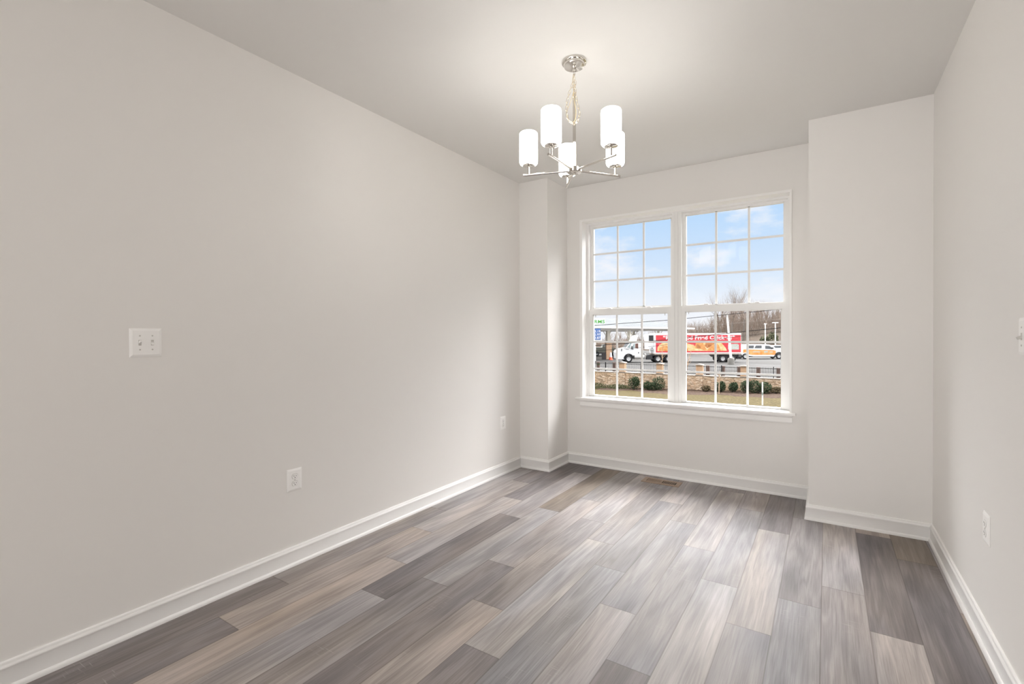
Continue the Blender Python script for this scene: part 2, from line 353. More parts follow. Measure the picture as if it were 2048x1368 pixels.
# floor: boards of 176 mm x 1.222 m laid along the room, one mesh
def build_floor():
    PW, PL = .17643, 1.222
    seam = {0: 1.43, 1: 1.087, 2: .69, 3: 1.60, 4: .63, 5: .98, 6: .61, 7: .325, 8: 1.256, 9: .91, 10: .553, 11: .19, 12: 1.07, 13: .20, 14: .443, 15: .115, 16: 1.02, 17: .5}
    LT, MD, DK, TN, VL, BR = (.385, .360, .350), (.315, .291, .283), (.215, .196, .194), (.40, .350, .312), (.42, .402, .395), (.255, .215, .178)
    GY = (.305, .293, .294)
    # tone of the board that starts at seam + n*PL
    tones = {(0, -1): DK, (0, 0): MD, (0, 1): GY, (1, -1): DK, (1, 0): TN, (1, 1): LT, (1, 2): DK, (2, 0): TN, (2, 1): LT, (2, 2): DK, (2, -1): MD,
             (3, -1): LT, (3, 0): DK, (3, 1): MD, (4, 0): MD, (4, 1): GY, (4, 2): BR, (5, 0): DK, (5, 1): MD, (5, 2): GY, (6, 0): TN, (6, 1): MD, (6, 2): LT,
             (7, 0): DK, (7, 1): VL, (7, 2): MD, (8, -1): GY, (8, 0): GY, (8, 1): GY, (9, 0): LT, (9, 1): GY, (9, 2): GY, (10, 0): DK, (10, 1): GY, (10, 2): LT,
             (11, 0): LT, (11, 1): VL, (11, 2): GY, (12, -1): LT, (12, 0): GY, (12, 1): LT, (12, 2): DK, (13, 0): GY, (13, 1): GY, (13, 2): MD, (14, 0): GY, (14, 1): MD, (14, 2): LT,
             (15, 0): TN, (15, 1): LT, (15, 2): DK, (15, 3): TN, (16, 0): MD, (16, 1): DK, (16, 2): BR}
    rng = random.Random(3)
    V, Fc, U1, U2, Tn = [], [], [], [], []
    for c in range(18):
        x0, x1 = c*PW, min((c+1)*PW, RW)
        if x0 >= RW-.001: continue
        s0 = seam[c]
        for n in range(-8, 5):
            a = s0+n*PL; b = a+PL; ya, yb = max(a, YN), min(b, YF)
            if yb-ya < .002: continue
            base = tones.get((c, n)) or rng.choice([LT, MD, MD, GY, DK, TN])
            g = rng.uniform(.94, 1.06); ra = rng.uniform(0, 50)
            i = len(V); V += [(x0, ya, 0), (x1, ya, 0), (x1, yb, 0), (x0, yb, 0)]; Fc.append((i, i+1, i+2, i+3))
            U1 += [(0, ya-a), (x1-x0, ya-a), (x1-x0, yb-a), (0, yb-a)]; U2 += [(ra, rng.random())]*4
            Tn += [tuple(v*g for v in base)+(1,)]*4
    me = bpy.data.meshes.new('floor'); me.from_pydata(V, [], Fc)
    u1 = me.uv_layers.new(name='plank'); u2 = me.uv_layers.new(name='rand')
    for k, l in enumerate(me.loops): u1.data[k].uv = U1[l.vertex_index]; u2.data[k].uv = U2[l.vertex_index]
    ca = me.color_attributes.new('tone', 'FLOAT_COLOR', 'POINT')
    for k, v in enumerate(Tn): ca.data[k].color = v
    me.materials.append(M['floor']); me.update()
    o = bpy.data.objects.new('floor', me); COL.objects.link(o); return struct(o)
build_floor()

# baseboard with a moulded top and a shoe bead, mitred run along each wall
PROF = [(0, 0), (.024, 0), (.024, .007), (.021, .014), (.0135, .019), (.0135, .078), (.0165, .082), (.0165, .088), (.012, .092), (.0095, .096), (.0095, .101), (.006, .105), (0, .105)]
def baseboard(name, a, b, na, nb, n):
    """a->b along the wall, n = inward normal; na/nb: mitre (+1 inside corner shortens, -1 outside corner lengthens, 0 square)"""
    a, b, n = Vector((*a, 0)), Vector((*b, 0)), Vector((*n, 0)); d = (b-a).normalized(); o = MB()
    A = [o.bm.verts.new(a+n*p+d*p*na+Vector((0, 0, z))) for p, z in PROF]; B = [o.bm.verts.new(b+n*p-d*p*nb+Vector((0, 0, z))) for p, z in PROF]
    k = len(PROF)
    for i in range(k): o.bm.faces.new((A[i], A[(i+1) % k], B[(i+1) % k], B[i]))
    o.bm.faces.new(A); o.bm.faces.new(B[::-1])
    return struct(o.build(name, 'trim', None, 50))
baseboard('baseboard_left', (0, YN), (0, YPL), 0, 1, (1, 0))
baseboard('baseboard_far_left_pier_front', (0, YPL), (WPL, YPL), 1, -1, (0, -1))
baseboard('baseboard_far_left_pier_side', (WPL, YPL), (WPL, YF), -1, 1, (1, 0))
baseboard('baseboard_far', (WPL, YF), (XPR, YF), 1, 1, (0, -1))
baseboard('baseboard_far_right_pier_side', (XPR, YF), (XPR, YPR), 1, -1, (-1, 0))
baseboard('baseboard_far_right_pier_front', (XPR, YPR), (RW, YPR), -1, 1, (0, -1))
baseboard('baseboard_right', (RW, YPR), (RW, YN), 1, 0, (-1, 0))

# ------------------------------------------------------------------ window
LX0, LX1, LZ0, LZ1 = .466, 2.258, .655, 2.398         # outer edge of the jamb liner at the wall face
tr = MB()
for a, b in (((LX0-.014, LZ0-.02), (LX0+.012, LZ1)), ((LX1-.012, LZ0-.02), (LX1+.004, LZ1))):
    tr.box((a[0], YF-.010, a[1]), (b[0], YF+.115, b[1]))
tr.box((LX0-.014, YF-.012, LZ1-.014), (LX1+.004, YF+.115, LZ1+.006))
struct(tr.build('trim_1', 'trim'))
st = MB(); st.box((LX0-.055, YF-.042, .640), (LX1+.03, YF+.115, .662), bev=.006)
st.prism([(YF-.026, .641), (YF, .641), (YF, .575), (YF-.012, .575), (YF-.016, .585), (YF-.016, .62), (YF-.026, .632)], LX0-.012, LX1+.006, axis=0)
struct(st.build('trim_2', 'trim'))

def window_unit(name, x0, x1, gx_u, gx_l, gz_u, gz_l, label):
    """x0..x1 outer frame; gx/gz glass limits of the upper and lower sash"""
    w = bpy.data.objects.new(name, None); COL.objects.link(w); w.location = ((x0+x1)/2, YF+.14, .66); w['kind'] = 'structure'; w['label'] = label
    off = Vector(w.location)
    def P(mb, nm, mt, par=w, sm=None):
        o = mb.build(nm, mt, None, sm)
        o.data.transform(Matrix.Translation(-off)); o.parent = par; return o
    ya, yb = YF+.100, YF+.195; fwid = .022
    f = MB()
    f.box((x0, ya, .655), (x0+fwid, yb, 2.392)).box((x1-fwid, ya, .655), (x1, yb, 2.392)).box((x0+fwid, ya, 2.368), (x1-fwid, yb, 2.392)).box((x0+fwid, ya, .645), (x1-fwid, yb, .662))
    f.box((x0+fwid, ya+.012, .662), (x1-fwid, yb, .668))
    P(f, 'frame', 'vinyl')
    def sash(nm, y0, y1, gx, gz, xo0, xo1, zo0, zo1, yglass):
        s = MB(); lip = .006
        s.box((xo0, y0, zo0), (gx[0], y1, zo1)).box((gx[1], y0, zo0), (xo1, y1, zo1)).box((gx[0], y0, gz[1]), (gx[1], y1, zo1)).box((gx[0], y0, zo0), (gx[1], y1, gz[0]))
        # glazing bead
        for a, b in (((gx[0], gz[0]), (gx[0]+lip, gz[1])), ((gx[1]-lip, gz[0]), (gx[1], gz[1])), ((gx[0], gz[1]-lip), (gx[1], gz[1])), ((gx[0], gz[0]), (gx[1], gz[0]+lip))):
            s.box((a[0], y0+.008, a[1]), (b[0], y1-.004, b[1]))
        so = P(s, nm, 'vinyl')
        g = MB(); gw = .009
        for k in (1, 2):
            x = gx[0]+(gx[1]-gx[0])*k/3; z = gz[0]+(gz[1]-gz[0])*k/3
            g.box((x-gw, yglass-.006, gz[0]), (x+gw, yglass+.001, gz[1])); g.box((gx[0], yglass-.0055, z-gw), (gx[1], yglass+.0005, z+gw))
        P(g, 'grille', 'grille', so)
        P(MB().box((gx[0], yglass+.002, gz[0]), (gx[1], yglass+.006, gz[1])), 'pane', 'glass', so)
        return so
    a, b = x0+fwid, x1-fwid
    sash('upper_sash', YF+.148, YF+.186, gx_u, gz_u, a, b, gz_u[0]-.035, 2.368, YF+.162)
    lo = sash('lower_sash', YF+.108, YF+.146, gx_l, gz_l, a, b, .668, gz_l[1]+.052, YF+.127)
    for q in (.22, .75):
        x = gx_l[0]+(gx_l[1]-gx_l[0])*q; z = gz_l[1]+.052
        P(MB().box((x-.032, YF+.112, z), (x+.032, YF+.140, z+.007), bev=.002).box((x-.006, YF+.104, z+.006), (x+.026, YF+.124, z+.013), bev=.002), 'sash_lock', 'vinyl', lo)
    for x in (gx_l[0]+.03, gx_l[1]-.03):
        P(MB().box((x-.0025, YF+.112, gz_l[1]-.022), (x+.0025, YF+.117, gz_l[1]-.001)), 'tilt_pin', 'screw', lo)
    return w
window_unit('window_1', .478, 1.338, (.523, 1.296), (.536, 1.278), (1.541, 2.348), (.672, 1.474), 'left double-hung sash window of the pair')
window_unit('window_2', 1.376, 2.247, (1.421, 2.199), (1.428, 2.184), (1.534, 2.353), (.671, 1.480), 'right double-hung sash window of the pair')
struct(MB().box((1.337, YF+.104, .655), (1.377, YF+.195, 2.392)).box((1.346, YF+.097, .66), (1.368, YF+.105, 2.39)).build('trim_3', 'vinyl'))

# ================================================================== CHANDELIER
def chandelier():
    cx, cy = 1.357, 2.348
    t_ = thing('chandelier', 'polished nickel five-arm chandelier with lit white glass shades hanging from the ceiling', 'chandelier', (cx, cy, 2.158))
    zc = H-2.158
    o = MB(); o.lathe([(0, zc), (.066, zc), (.0665, zc-.008), (.064, zc-.012), (.057, zc-.013), (.056, zc-.024), (.053, zc-.029), (.012, zc-.031), (.010, zc-.036), (0, zc-.036)], 48)
    can = o.build('canopy', 'nickel', t_, 40)
    o = MB(); o.lathe([(0, zc-.034), (.008, zc-.034), (.011, zc-.042), (.008, zc-.052), (0, zc-.054)], 20)
    o.tube([(0, .009*math.sin(a), zc-.062+.012*math.cos(a)) for a in [2*PI*k/16 for k in range(16)]], .0022, 8, closed=True)
    o.build('loop', 'nickel', can, 40)
    # stem
    ztop = 2.560-2.158
    o = MB(); o.tube([(0, 0, .0), (0, 0, ztop)], .0085, 20)
    o.lathe([(0, ztop+.012), (.009, ztop+.008), (.011, ztop), (.011, ztop-.012), (.0086, ztop-.014)], 20)
    o.tube([(0, .009*math.sin(a), ztop+.02+.012*math.cos(a)) for a in [2*PI*k/16 for k in range(16)]], .0022, 8, closed=True)
    o.build('stem', 'nickel', t_, 40)
    # chain: links along a path
    def links(mb, path, n):
        pts = [Vector(p) for p in path]; seg = [0]
        for a, b in zip(pts, pts[1:]): seg.append(seg[-1]+(b-a).length)
        def ev(s):
            for i in range(len(pts)-1):
                if s <= seg[i+1]+1e-9: return pts[i].lerp(pts[i+1], (s-seg[i])/max(seg[i+1]-seg[i], 1e-9))
            return pts[-1]
        for k in range(n):
            s0, s1 = seg[-1]*k/n, seg[-1]*(k+1)/n; a, b = ev(s0), ev(s1); c = (a+b)/2; d = (b-a); ln = d.length*.5+.0032; d.normalize()
            u = d.orthogonal().normalized(); v = d.cross(u); w = u if k % 2 else v; hw = .0052
            mb.tube([c+d*ln*math.copysign(abs(math.cos(q))**.7, math.cos(q))+w*hw*math.copysign(abs(math.sin(q))**.8, math.sin(q)) for q in [2*PI*j/14+.1 for j in range(14)]], .0014, 6, closed=True)
    ch = MB(); links(ch, [(0, 0, zc-.07), (0, 0, ztop+.03)], 6); ch.build('chain', 'chain', t_, 60)
    R = Vector((math.cos(YAW), math.sin(YAW), 0)); Q = Vector((-math.sin(YAW), math.cos(YAW), 0))
    loop = []
    for a_, z in ((-.004, .475), (-.014, .445), (-.030, .405), (-.041, .36), (-.044, .31), (-.038, .27), (-.022, .247), (-.004, .243), (.012, .252), (.024, .275), (.025, .31), (.014, .35), (.006, .39), (.003, .43), (.004, .47)):
        loop.append(R*a_-Q*.016+Vector((0, 0, z)))
    ch = MB(); links(ch, loop, 24); ch.build('slack_chain', 'chain', t_, 60)
    cd_ = MB(); pth = [(.0, -.004, zc-.05), (-.006, -.01, .46), (.004, -.014, .42), (-.012, -.016, .37), (-.03, -.026, .31), (-.018, -.024, .255), (.008, -.012, .26), (.014, -.008, .31), (.004, -.013, .38), (.004, -.012, ztop+.01)]
    # smooth it
    P_ = [Vector(p) for p in pth]; sm = []
    for i in range(len(P_)-1):
        p0, p1, p2, p3 = P_[max(i-1, 0)], P_[i], P_[i+1], P_[min(i+2, len(P_)-1)]
        for j in range(6):
            q = j/6; sm.append(.5*((2*p1)+(p2-p0)*q+(2*p0-5*p1+4*p2-p3)*q*q+(3*p1-p0-3*p2+p3)*q**3))
    cd_.tube(sm+[P_[-1]], .0015, 6); cd_.build('cord', 'cord', t_, 60)
    # hub
    o = MB(); o.lathe([(0, .016), (.012, .016), (.014, .014), (.037, .013), (.040, .010), (.040, -.010), (.037, -.013), (.006, -.014), (.006, -.019), (0, -.020)], 40); o.build('hub', 'nickel', t_, 40)
    ph0 = 9.725
    for k in range(5):
        a = ph0-k*2*PI/5; d = Vector((math.cos(a), math.sin(a), 0)); mt = Matrix.Translation(d*.253)
        o = MB(); o.tube([d*.036, d*.283], .0062, 16); o.tube([d*.034, d*.044], .0085, 16)
        arm = o.build('arm', 'nickel', t_, 40)
        o = MB(); o.lathe([(0, .004), (.0058, .004), (.0058, .046), (.030, .048), (.034, .050), (.034, .055), (.0, .056)], 28, mtx=mt); o.build('cup', 'nickel', arm, 40)
        o = MB(); r = .0505; z0, z1 = .054, .231
        o.lathe([(.012, z0), (.036, z0), (.044, z0+.003), (.0485, z0+.009), (r, z0+.02), (r, z1-.012), (.0495, z1-.006), (.0475, z1-.002), (.045, z1)], 40, mtx=mt)
        o.build('lamp_shade', 'shade', arm, 50)
        o = MB(); o.lathe([(.045, z1), (.043, z1-.002), (.043, z1-.03), (0, z1-.032)], 40, mtx=mt); o.build('shade_rim', 'shade_top', arm, 50)
chandelier()

# ================================================================== SWITCHES, OUTLETS, REGISTER
def plate(mb, w, h):
    """bevelled plate lying in local xz, face towards -y"""
    a = [(-w/2, -h/2), (w/2, -h/2), (w/2, h/2), (-w/2, h/2)]
    i = .011; tmp = bmesh.new()
    lo = [tmp.verts.new((x, 0, z)) for x, z in a]; md = [tmp.verts.new((x, -.0022, z)) for x, z in a]; hi_ = [tmp.verts.new((x-math.copysign(i, x), -.0066, z-math.copysign(i, z))) for x, z in a]
    tmp.faces.new(lo); tmp.faces.new(hi_)
    for p, q in ((lo, md), (md, hi_)):
        for k in range(4): tmp.faces.new((p[k], p[(k+1) % 4], q[(k+1) % 4], q[k]))
    bmesh.ops.recalc_face_normals(tmp, faces=tmp.faces[:]); bmesh.ops.bevel(tmp, geom=tmp.edges[:], offset=.0011, segments=2, affect='EDGES', profile=.6)
    mb._merge(tmp, None)
def duplex_outlet(label, loc, rz, w=.09, h=.124):
    t_ = thing('wall_outlet', label, 'outlet', loc, rz)
    mb = MB(); plate(mb, w, h); mb.build('cover_plate', 'plastic', t_, 35)
    for s in (1, -1):
        mb = MB(); pr = [(.0165*math.cos(q), max(-.0125, min(.0125, .0165*math.sin(q)))) for q in [2*PI*j/32 for j in range(32)]]
        mb.prism([(x, z+s*.0195) for x, z in pr], -.0088, -.005, axis=1); f = mb.build('receptacle', 'plastic', t_, 35)
        mb = MB()
        mb.box((-.0075, -.0092, s*.0195-.001), (-.0055, -.0087, s*.0195+.0075)); mb.box((.0055, -.0092, s*.0195-.001), (.0075, -.0087, s*.0195+.006))
        mb.prism([(.0026*math.cos(q), .0026*math.sin(q)+s*.0195-.0065) for q in [2*PI*j/12 for j in range(12)]], -.0092, -.0087, axis=1)
        mb.build('slots', 'slot', f)
        mb = MB(); ring = [(.0185*math.cos(q), max(-.0142, min(.0142, .0185*math.sin(q)))) for q in [2*PI*j/32 for j in range(32)]]
        mb.prism([(x, z+s*.0195) for x, z in ring], -.0068, -.0060, axis=1); mb.build('opening', 'screw', t_)
    mb = MB(); mb.prism([(.0032*math.cos(q), .0032*math.sin(q)) for q in [2*PI*j/12 for j in range(12)]], -.0078, -.005, axis=1); mb.build('screw', 'screw', t_)
duplex_outlet('white duplex outlet low on the long left wall, below and right of the switch', (0, 1.574, .474), PI/2)
duplex_outlet('white duplex outlet on the left wall beside the far corner pier', (0, 3.641, .468), PI/2)
duplex_outlet('white duplex outlet low on the right wall', (RW, 2.682, .484), -PI/2)
def switch(label, loc, rz, gangs, w, h, dirs, tmat='plastic'):
    t_ = thing('light_switch', label, 'switch', loc, rz)
    mb = MB(); plate(mb, w, h); mb.build('cover_plate', 'plastic', t_, 35)
    for k in range(gangs):
        x = (k-(gangs-1)/2)*.046
        mb = MB(); mb.box((x-.0052, -.0072, -.0120), (x+.0052, -.0060, .0120)); mb.build('toggle_slot', 'screw', t_)
        d = dirs[k]; rot = Matrix.Translation((x, -.004, 0)) @ Matrix.Rotation(d*math.radians(26), 4, 'X')
        mb = MB(); mb.prism([(-.0042, -.0045), (.0042, -.0045), (.0042, .0045), (-.0042, .0045)], -.0155, 0, axis=1, bev=.0012, mtx=rot); mb.build('toggle', tmat, t_, 35)
        for z in (.030, -.030):
            mb = MB(); mb.prism([(x+.0033*math.cos(q), z+.0033*math.sin(q)) for q in [2*PI*j/12 for j in range(12)]], -.0076, -.005, axis=1); mb.build('screw', 'screw', t_)
switch('white two-toggle light switch plate on the long left wall', (0, .880, 1.250), PI/2, 2, .120, .125, (-1, 1))
switch('white light switch on the right wall, cut by the right edge of the photo', (RW, 2.255, 1.266), -PI/2, 1, .078, .125, (1,), 'screw')

def register():
    t_ = thing('floor_register', 'brown slotted floor vent under the window', 'floor vent', (1.296, 4.172, 0))
    w, d = .318, .140; mb = MB(); ow, od = .246, .076
    for a, b in (((-w/2, -d/2), (w/2, -od/2)), ((-w/2, od/2), (w/2, d/2)), ((-w/2, -od/2), (-ow/2, od/2)), ((ow/2, -od/2), (w/2, od/2)), ((-.008, -od/2), (.008, od/2))):
        mb.box((a[0], a[1], 0.0003), (b[0], b[1], .0045))
    n = 9
    for s in (-1, 1):
        x0 = s*.008; x1 = s*ow/2
        for k in range(1, n):
            x = x0+(x1-x0)*k/n; mb.box((x-.0026, -od/2, .0030), (x+.0026, od/2, .0043))
    mb.build('grille', 'register', t_)
    MB().box((-ow/2, -od/2, .0002), (ow/2, od/2, .0005)).build('duct', 'void', t_)
    mb = MB()
    for k in range(1, 10): # damper half open behind the left slots
        x = -.008-(ow/2-.008)*(k-.5)/n; mb.box((x-.0042, -od/2, .0006), (x+.0022, od/2, .0011))
    mb.build('damper', 'register', t_)
register()

# ================================================================== OUTSIDE
def at(u, v, depth):
    return CAM+(F_AX+R_AX*((u-1024)/FPX)+D_AX*((v-PY)/FPX))*depth
LOT = -2.72
def lawn_z(x): return -3.83+.029*(min(x, 8)+1)
def grid(name, x0, x1, y0, y1, nx, ny, fz, material):
    mb = MB(); vs = [[mb.bm.verts.new((x0+(x1-x0)*i/nx, y0+(y1-y0)*j/ny, fz(x0+(x1-x0)*i/nx, y0+(y1-y0)*j/ny))) for j in range(ny+1)] for i in range(nx+1)]
    for i in range(nx):
        for j in range(ny): mb.bm.faces.new((vs[i][j], vs[i+1][j], vs[i+1][j+1], vs[i][j+1]))
    return struct(mb.build(name, material, None, 180))
rl = random.Random(5)
grid('lawn', -45, 30, YF+.6, 47.6, 40, 24, lambda x, y: lawn_z(x)+rl.uniform(-.02, .02), 'grass')
def mulch_edge(x): return 43.3+.45*math.sin(x*.9)+.25*math.sin(x*2.3+1)+(-1.4 if x < -12 else 0)*0+(1.7*max(0, min(1, (-11.5-x)/2)))
mb = MB(); row = []
for i in range(120):
    x = -17+i*(20/119.); e = mulch_edge(x); row.append([mb.bm.verts.new((x, e+(47.5-e)*j/6, lawn_z(x)+(-.06 if j == 0 else .02+rl.uniform(-.02, .05)+.03*j/6))) for j in range(7)])
for a, b in zip(row, row[1:]):
    for j in range(6): mb.bm.faces.new((a[j], b[j], b[j+1], a[j+1]))
struct(mb.build('mulch_bed', 'mulch', None, 180))
grid('parking_lot', -110, 70, 47.75, 128, 2, 2, lambda x, y: LOT, 'lot')
def hill_z(x, y):
    k = max(0, min(1, (y-118)/26)); r_ = max(0, min(1, (x+34)/18)); return LOT-.05+k*(1.2+4.6*r_)+.25*math.sin(x*.5)*k
grid('hill', -110, 70, 117, 190, 60, 20, hill_z, 'hill')

# stone retaining wall, piers and railing
w_ = thing('stone_wall', 'long stacked-stone retaining wall behind the shrub bed', 'wall', (-8, 47.6, -3.9))
mb = MB(); mb.box((-32, -.1, -1.0), (26, .35, 1.22)); mb.build('stonework', 'stone', w_)
mb = MB(); mb.box((-32, -.14, 1.22), (26, .39, 1.30), bev=.02); mb.build('coping', 'cap', w_)
PX = [-18.9, -15.1, -11.28, -7.55, -3.72, .1, 3.9]
plabel = {-15.1: 'tan brick pier on the stone wall, leftmost of the four in view', -11.28: 'tan brick pier on the stone wall below the rear wheels of the truck tractor',
          -7.55: 'tan brick pier on the stone wall under the middle of the red trailer', -3.72: 'tan brick pier on the stone wall, rightmost of the four in view'}
for x in PX:
    if x not in plabel: continue
    p = thing('brick_pier', plabel[x], 'pier', (x, 47.58, -2.60), 0, 'brick piers on the stone wall')
    MB().box((-.29, -.15, .075), (.29, .4, .93)).build('shaft', 'brick', p)
    mb = MB(); mb.prism([(-.35, .93), (.35, .93), (.35, .99), (.08, 1.05), (-.08, 1.05), (-.35, .99)], -.26, .46, axis=1); mb.build('cap', 'cap', p)
    MB().box((-.34, -.19, .001), (.34, .45, .075)).build('base_course', 'cap', p)
    MB().box((-.30, -.17, -2.2), (.30, -.082, -.085)).build('pilaster', 'stone', p)
def rail(x0, x1, label):
    f = thing('railing', label, 'railing', (x0, 47.72, -2.60), 0, 'railing sections between the brick piers')
    Ln = x1-x0; mb = MB()
    for z in (.14, .80): mb.box((0, -.022, z), (Ln, .022, z+.045))
    mb.build('rails', 'black', f)
    mb = MB(); n = int(Ln/.125)
    for k in range(n+1):
        x = Ln*k/n; mb.box((x-.012, -.012, .04), (x+.012, .012, .93))
    mb.build('pickets', 'black', f)
    for q in ((.5,) if Ln > 2 else ()):
        MB().box((Ln*q-.035, -.035, .0), (Ln*q+.035, .035, 1.0)).build('post', 'black', f)
rail(-18.6, -15.40, 'black steel railing on the wall, left of the leftmost brick pier')
rail(-14.80, -11.58, 'black steel railing between the first and second brick piers from the left')
rail(-10.98, -7.85, 'black steel railing between the second and third brick piers from the left')
rail(-7.25, -4.02, 'black steel railing between the third and fourth brick piers from the left')
rail(-3.42, .6, 'black steel railing on the wall, right of the rightmost brick pier')
bl = ['dark timber bollard with a pale reflective band, leftmost of the row behind the railing', 'dark timber bollard behind the railing, second from the left',
      'dark timber bollard behind the railing, just right of the window mullion', 'dark timber bollard right beside the third brick pier', 'dark timber bollard behind the railing, midway between the third and fourth brick piers',
      'dark timber bollard just left of the fourth brick pier', 'dark timber bollard behind the railing, first to the right of the last brick pier', 'dark timber bollard at the right edge of the window, last of the row']
for k, (x, lb) in enumerate(zip((-18.32, -16.5, -9.12, -7.05, -5.7, -4.33, -2.72, -1.13), bl)):
    p = thing('timber_bollard', lb, 'bollard', (x, 48.9, LOT), 0, 'timber bollards behind the railing')
    MB().box((-.15, -.12, 0), (.15, .12, 1.02-.01*k), bev=.02).build('post', 'post', p)
    if k == 0: MB().box((-.155, -.126, .68), (.155, .1, .86)).build('reflector', 'weed', p)

# shrubs
def leaf_cloud(name, material, lobes, n, leaf, seed, parent=None):
    rg = random.Random(seed); mb = MB()
    for _ in range(n):
        c, r = rg.choice(lobes); c = Vector(c)
        d = Vector((rg.gauss(0, 1), rg.gauss(0, 1), rg.gauss(0, 1))); d.normalize(); q = rg.uniform(.35, 1)**.6
        p = c+Vector((d.x*r[0], d.y*r[1], d.z*r[2]))*q
        if p.z < .02: p.z = rg.uniform(.02, .15)
        a = Vector((rg.gauss(0, 1), rg.gauss(0, 1), rg.gauss(0, 1)+.4)).normalized(); b = a.orthogonal().normalized(); s = leaf*rg.uniform(.6, 1.3)
        mb.quad(p-b*s*.35, p+a*s*.5-b*s*.0, p+b*s*.35, p-a*s*.5)
    return mb.build(name, material, parent)
def shrub(label, x, y, w, h, mt, seed, lobes=None, n=520, group=None):
    s = thing('shrub', label, 'shrub', (x, y, lawn_z(x)+.03), 0, group)
    lobes = lobes or [((0, 0, h*.5), (w*.5, w*.42, h*.5)), ((w*.12, .1, h*.62), (w*.3, w*.3, h*.42))]
    leaf_cloud('foliage', mt, lobes, int(n*2.6), .105, seed, s)
    mb = MB(); rg = random.Random(seed+1)
    for _ in range(6):
        mb.tube([(0, 0, -.02), (rg.uniform(-.2, .2)*w, rg.uniform(-.15, .15)*w, h*.6)], [.03, .012], 5)
    mb.build('stems', 'bark', s)
g_ = 'evergreen shrubs along the stone wall'
shrub('small round evergreen shrub left of the window mullion, between the first two brick piers', -13.45, 46.3, 1.25, 1.25, 'leaf', 21, group=g_)
shrub('wide two-lobed evergreen shrub beneath the second brick pier', -11.3, 46.2, 2.0, 1.5, 'leaf', 22, [((-.75, 0, .42), (.5, .45, .42)), ((.3, 0, .68), (.65, .5, .68)), ((.0, -.2, .4), (.8, .4, .4))], 850, g_)
shrub('low sparse brown shrub right of the third brick pier', -6.75, 46.4, .9, .55, 'dryleaf', 23, None, 260)
shrub('evergreen shrub behind the young staked tree', -5.5, 46.3, 1.0, .95, 'leaf', 24, group=g_)
shrub('small evergreen shrub left of the fourth brick pier', -4.45, 46.4, .85, .9, 'leaf', 25, group=g_)
shrub('tall narrow evergreen shrub in front of the fourth brick pier', -3.4, 46.2, .95, 1.12, 'leaf', 26, group=g_)
shrub('large broad evergreen shrub behind the white marker stake', -2.35, 46.3, 1.7, 1.15, 'leaf', 27, [((-.4, 0, .55), (.6, .5, .58)), ((.42, 0, .52), (.55, .5, .52))], 800, g_)
shrub('low sparse brown shrub at the right edge of the window', -1.15, 46.5, .95, .55, 'dryleaf', 28, None, 280)
o = leaf_cloud('ground_weeds', 'weed', [((-1.2, 0, .2), (1.3, .8, .34)), ((1.1, .2, .2), (1.3, .8, .3))], 2200, .09, 29); o.location = (-16.3, 46.5, lawn_z(-16.3)+.02)
tag(o, 'patch of grey-green weeds at the foot of the wall on the left', 'weeds', None, 'stuff')

# trees
def branch(mb, p, d, length, r, depth, rg, sides=5, spread=.55, up=.25):
    n = 3; pts = [p]; rs = [r]; q = p.copy(); dd = d.copy()
    for k in range(n):
        dd = (dd+Vector((rg.gauss(0, .12), rg.gauss(0, .12), rg.gauss(0, .08)+up*.1))).normalized(); q = q+dd*length/n; pts.append(q.copy()); rs.append(r*(1-.5*(k+1)/n))
    mb.tube(pts, rs, sides if depth < 2 else 3, caps=False)
    if depth >= 5: return
    for k in range(3 if depth < 3 else 2):
        i = rg.choice((1, 2, 3)) if k else 3
        s = Vector((rg.gauss(0, 1), rg.gauss(0, 1), rg.gauss(0, .5))).normalized()
        branch(mb, pts[i], (dd+s*spread*rg.uniform(.7, 1.3)+Vector((0, 0, up))).normalized(), length*rg.uniform(.55, .78), rs[i]*.72, depth+1, rg, sides, spread, up)
def tree_mesh(h, seed, r=.22, spread=.5, trunk=.35):
    rg = random.Random(seed); t1 = MB(); top = Vector((rg.uniform(-.3, .3), rg.uniform(-.3, .3), h*trunk))
    t1.tube([(0, 0, -.3), Vector((0, 0, h*trunk*.5))+Vector((rg.uniform(-.1, .1), 0, 0)), top], [r, r*.85, r*.75], 7, caps=False)
    br = MB()
    for k in range(4):
        s = Vector((rg.gauss(0, 1), rg.gauss(0, 1), 0)).normalized()
        branch(br, top+Vector((0, 0, -rg.uniform(0, h*.08))), (Vector((0, 0, 1))+s*spread*rg.uniform(.2, 1)).normalized(), h*.27, r*.5, 0, rg, 5, spread)
    return t1, br
protos = []
for k in range(6):
    a, b = tree_mesh(10, 100+k, .20, .45+.05*k, .30+.04*(k % 3)); protos.append((a, b))
pm_ = []
for a, b in protos:
    o1 = a.build('trunk', 'bark'); o2 = b.build('branches', 'twig'); pm_.append((o1.data, o2.data)); bpy.data.objects.remove(o1); bpy.data.objects.remove(o2)
def tree(label, x, y, z, h, k, rz, group=None):
    t_ = thing('bare_tree', label, 'tree', (x, y, z), rz, group); t_.scale = (h/10*1.02,)*3
    for nm, me in zip(('trunk', 'branches'), pm_[k % 6]):
        o = bpy.data.objects.new(nm, me); COL.objects.link(o); o.parent = t_
rg = random.Random(11)
tall = [(1442, 584, 'tall bare tree rising above the sash rail, leftmost of the tall group'), (1463, 577, 'tall bare tree with a dense crown above the sash rail, middle of the tall group'),
        (1487, 582, 'tall bare forked tree above the sash rail, rightmost of the tall group')]
for k, (u, v, lb) in enumerate(tall):
    p = at(u, v, 118); z0 = hill_z(p.x, p.y); tree(lb, p.x, p.y, z0, (p.z-z0)/.92, k, k*2.1)
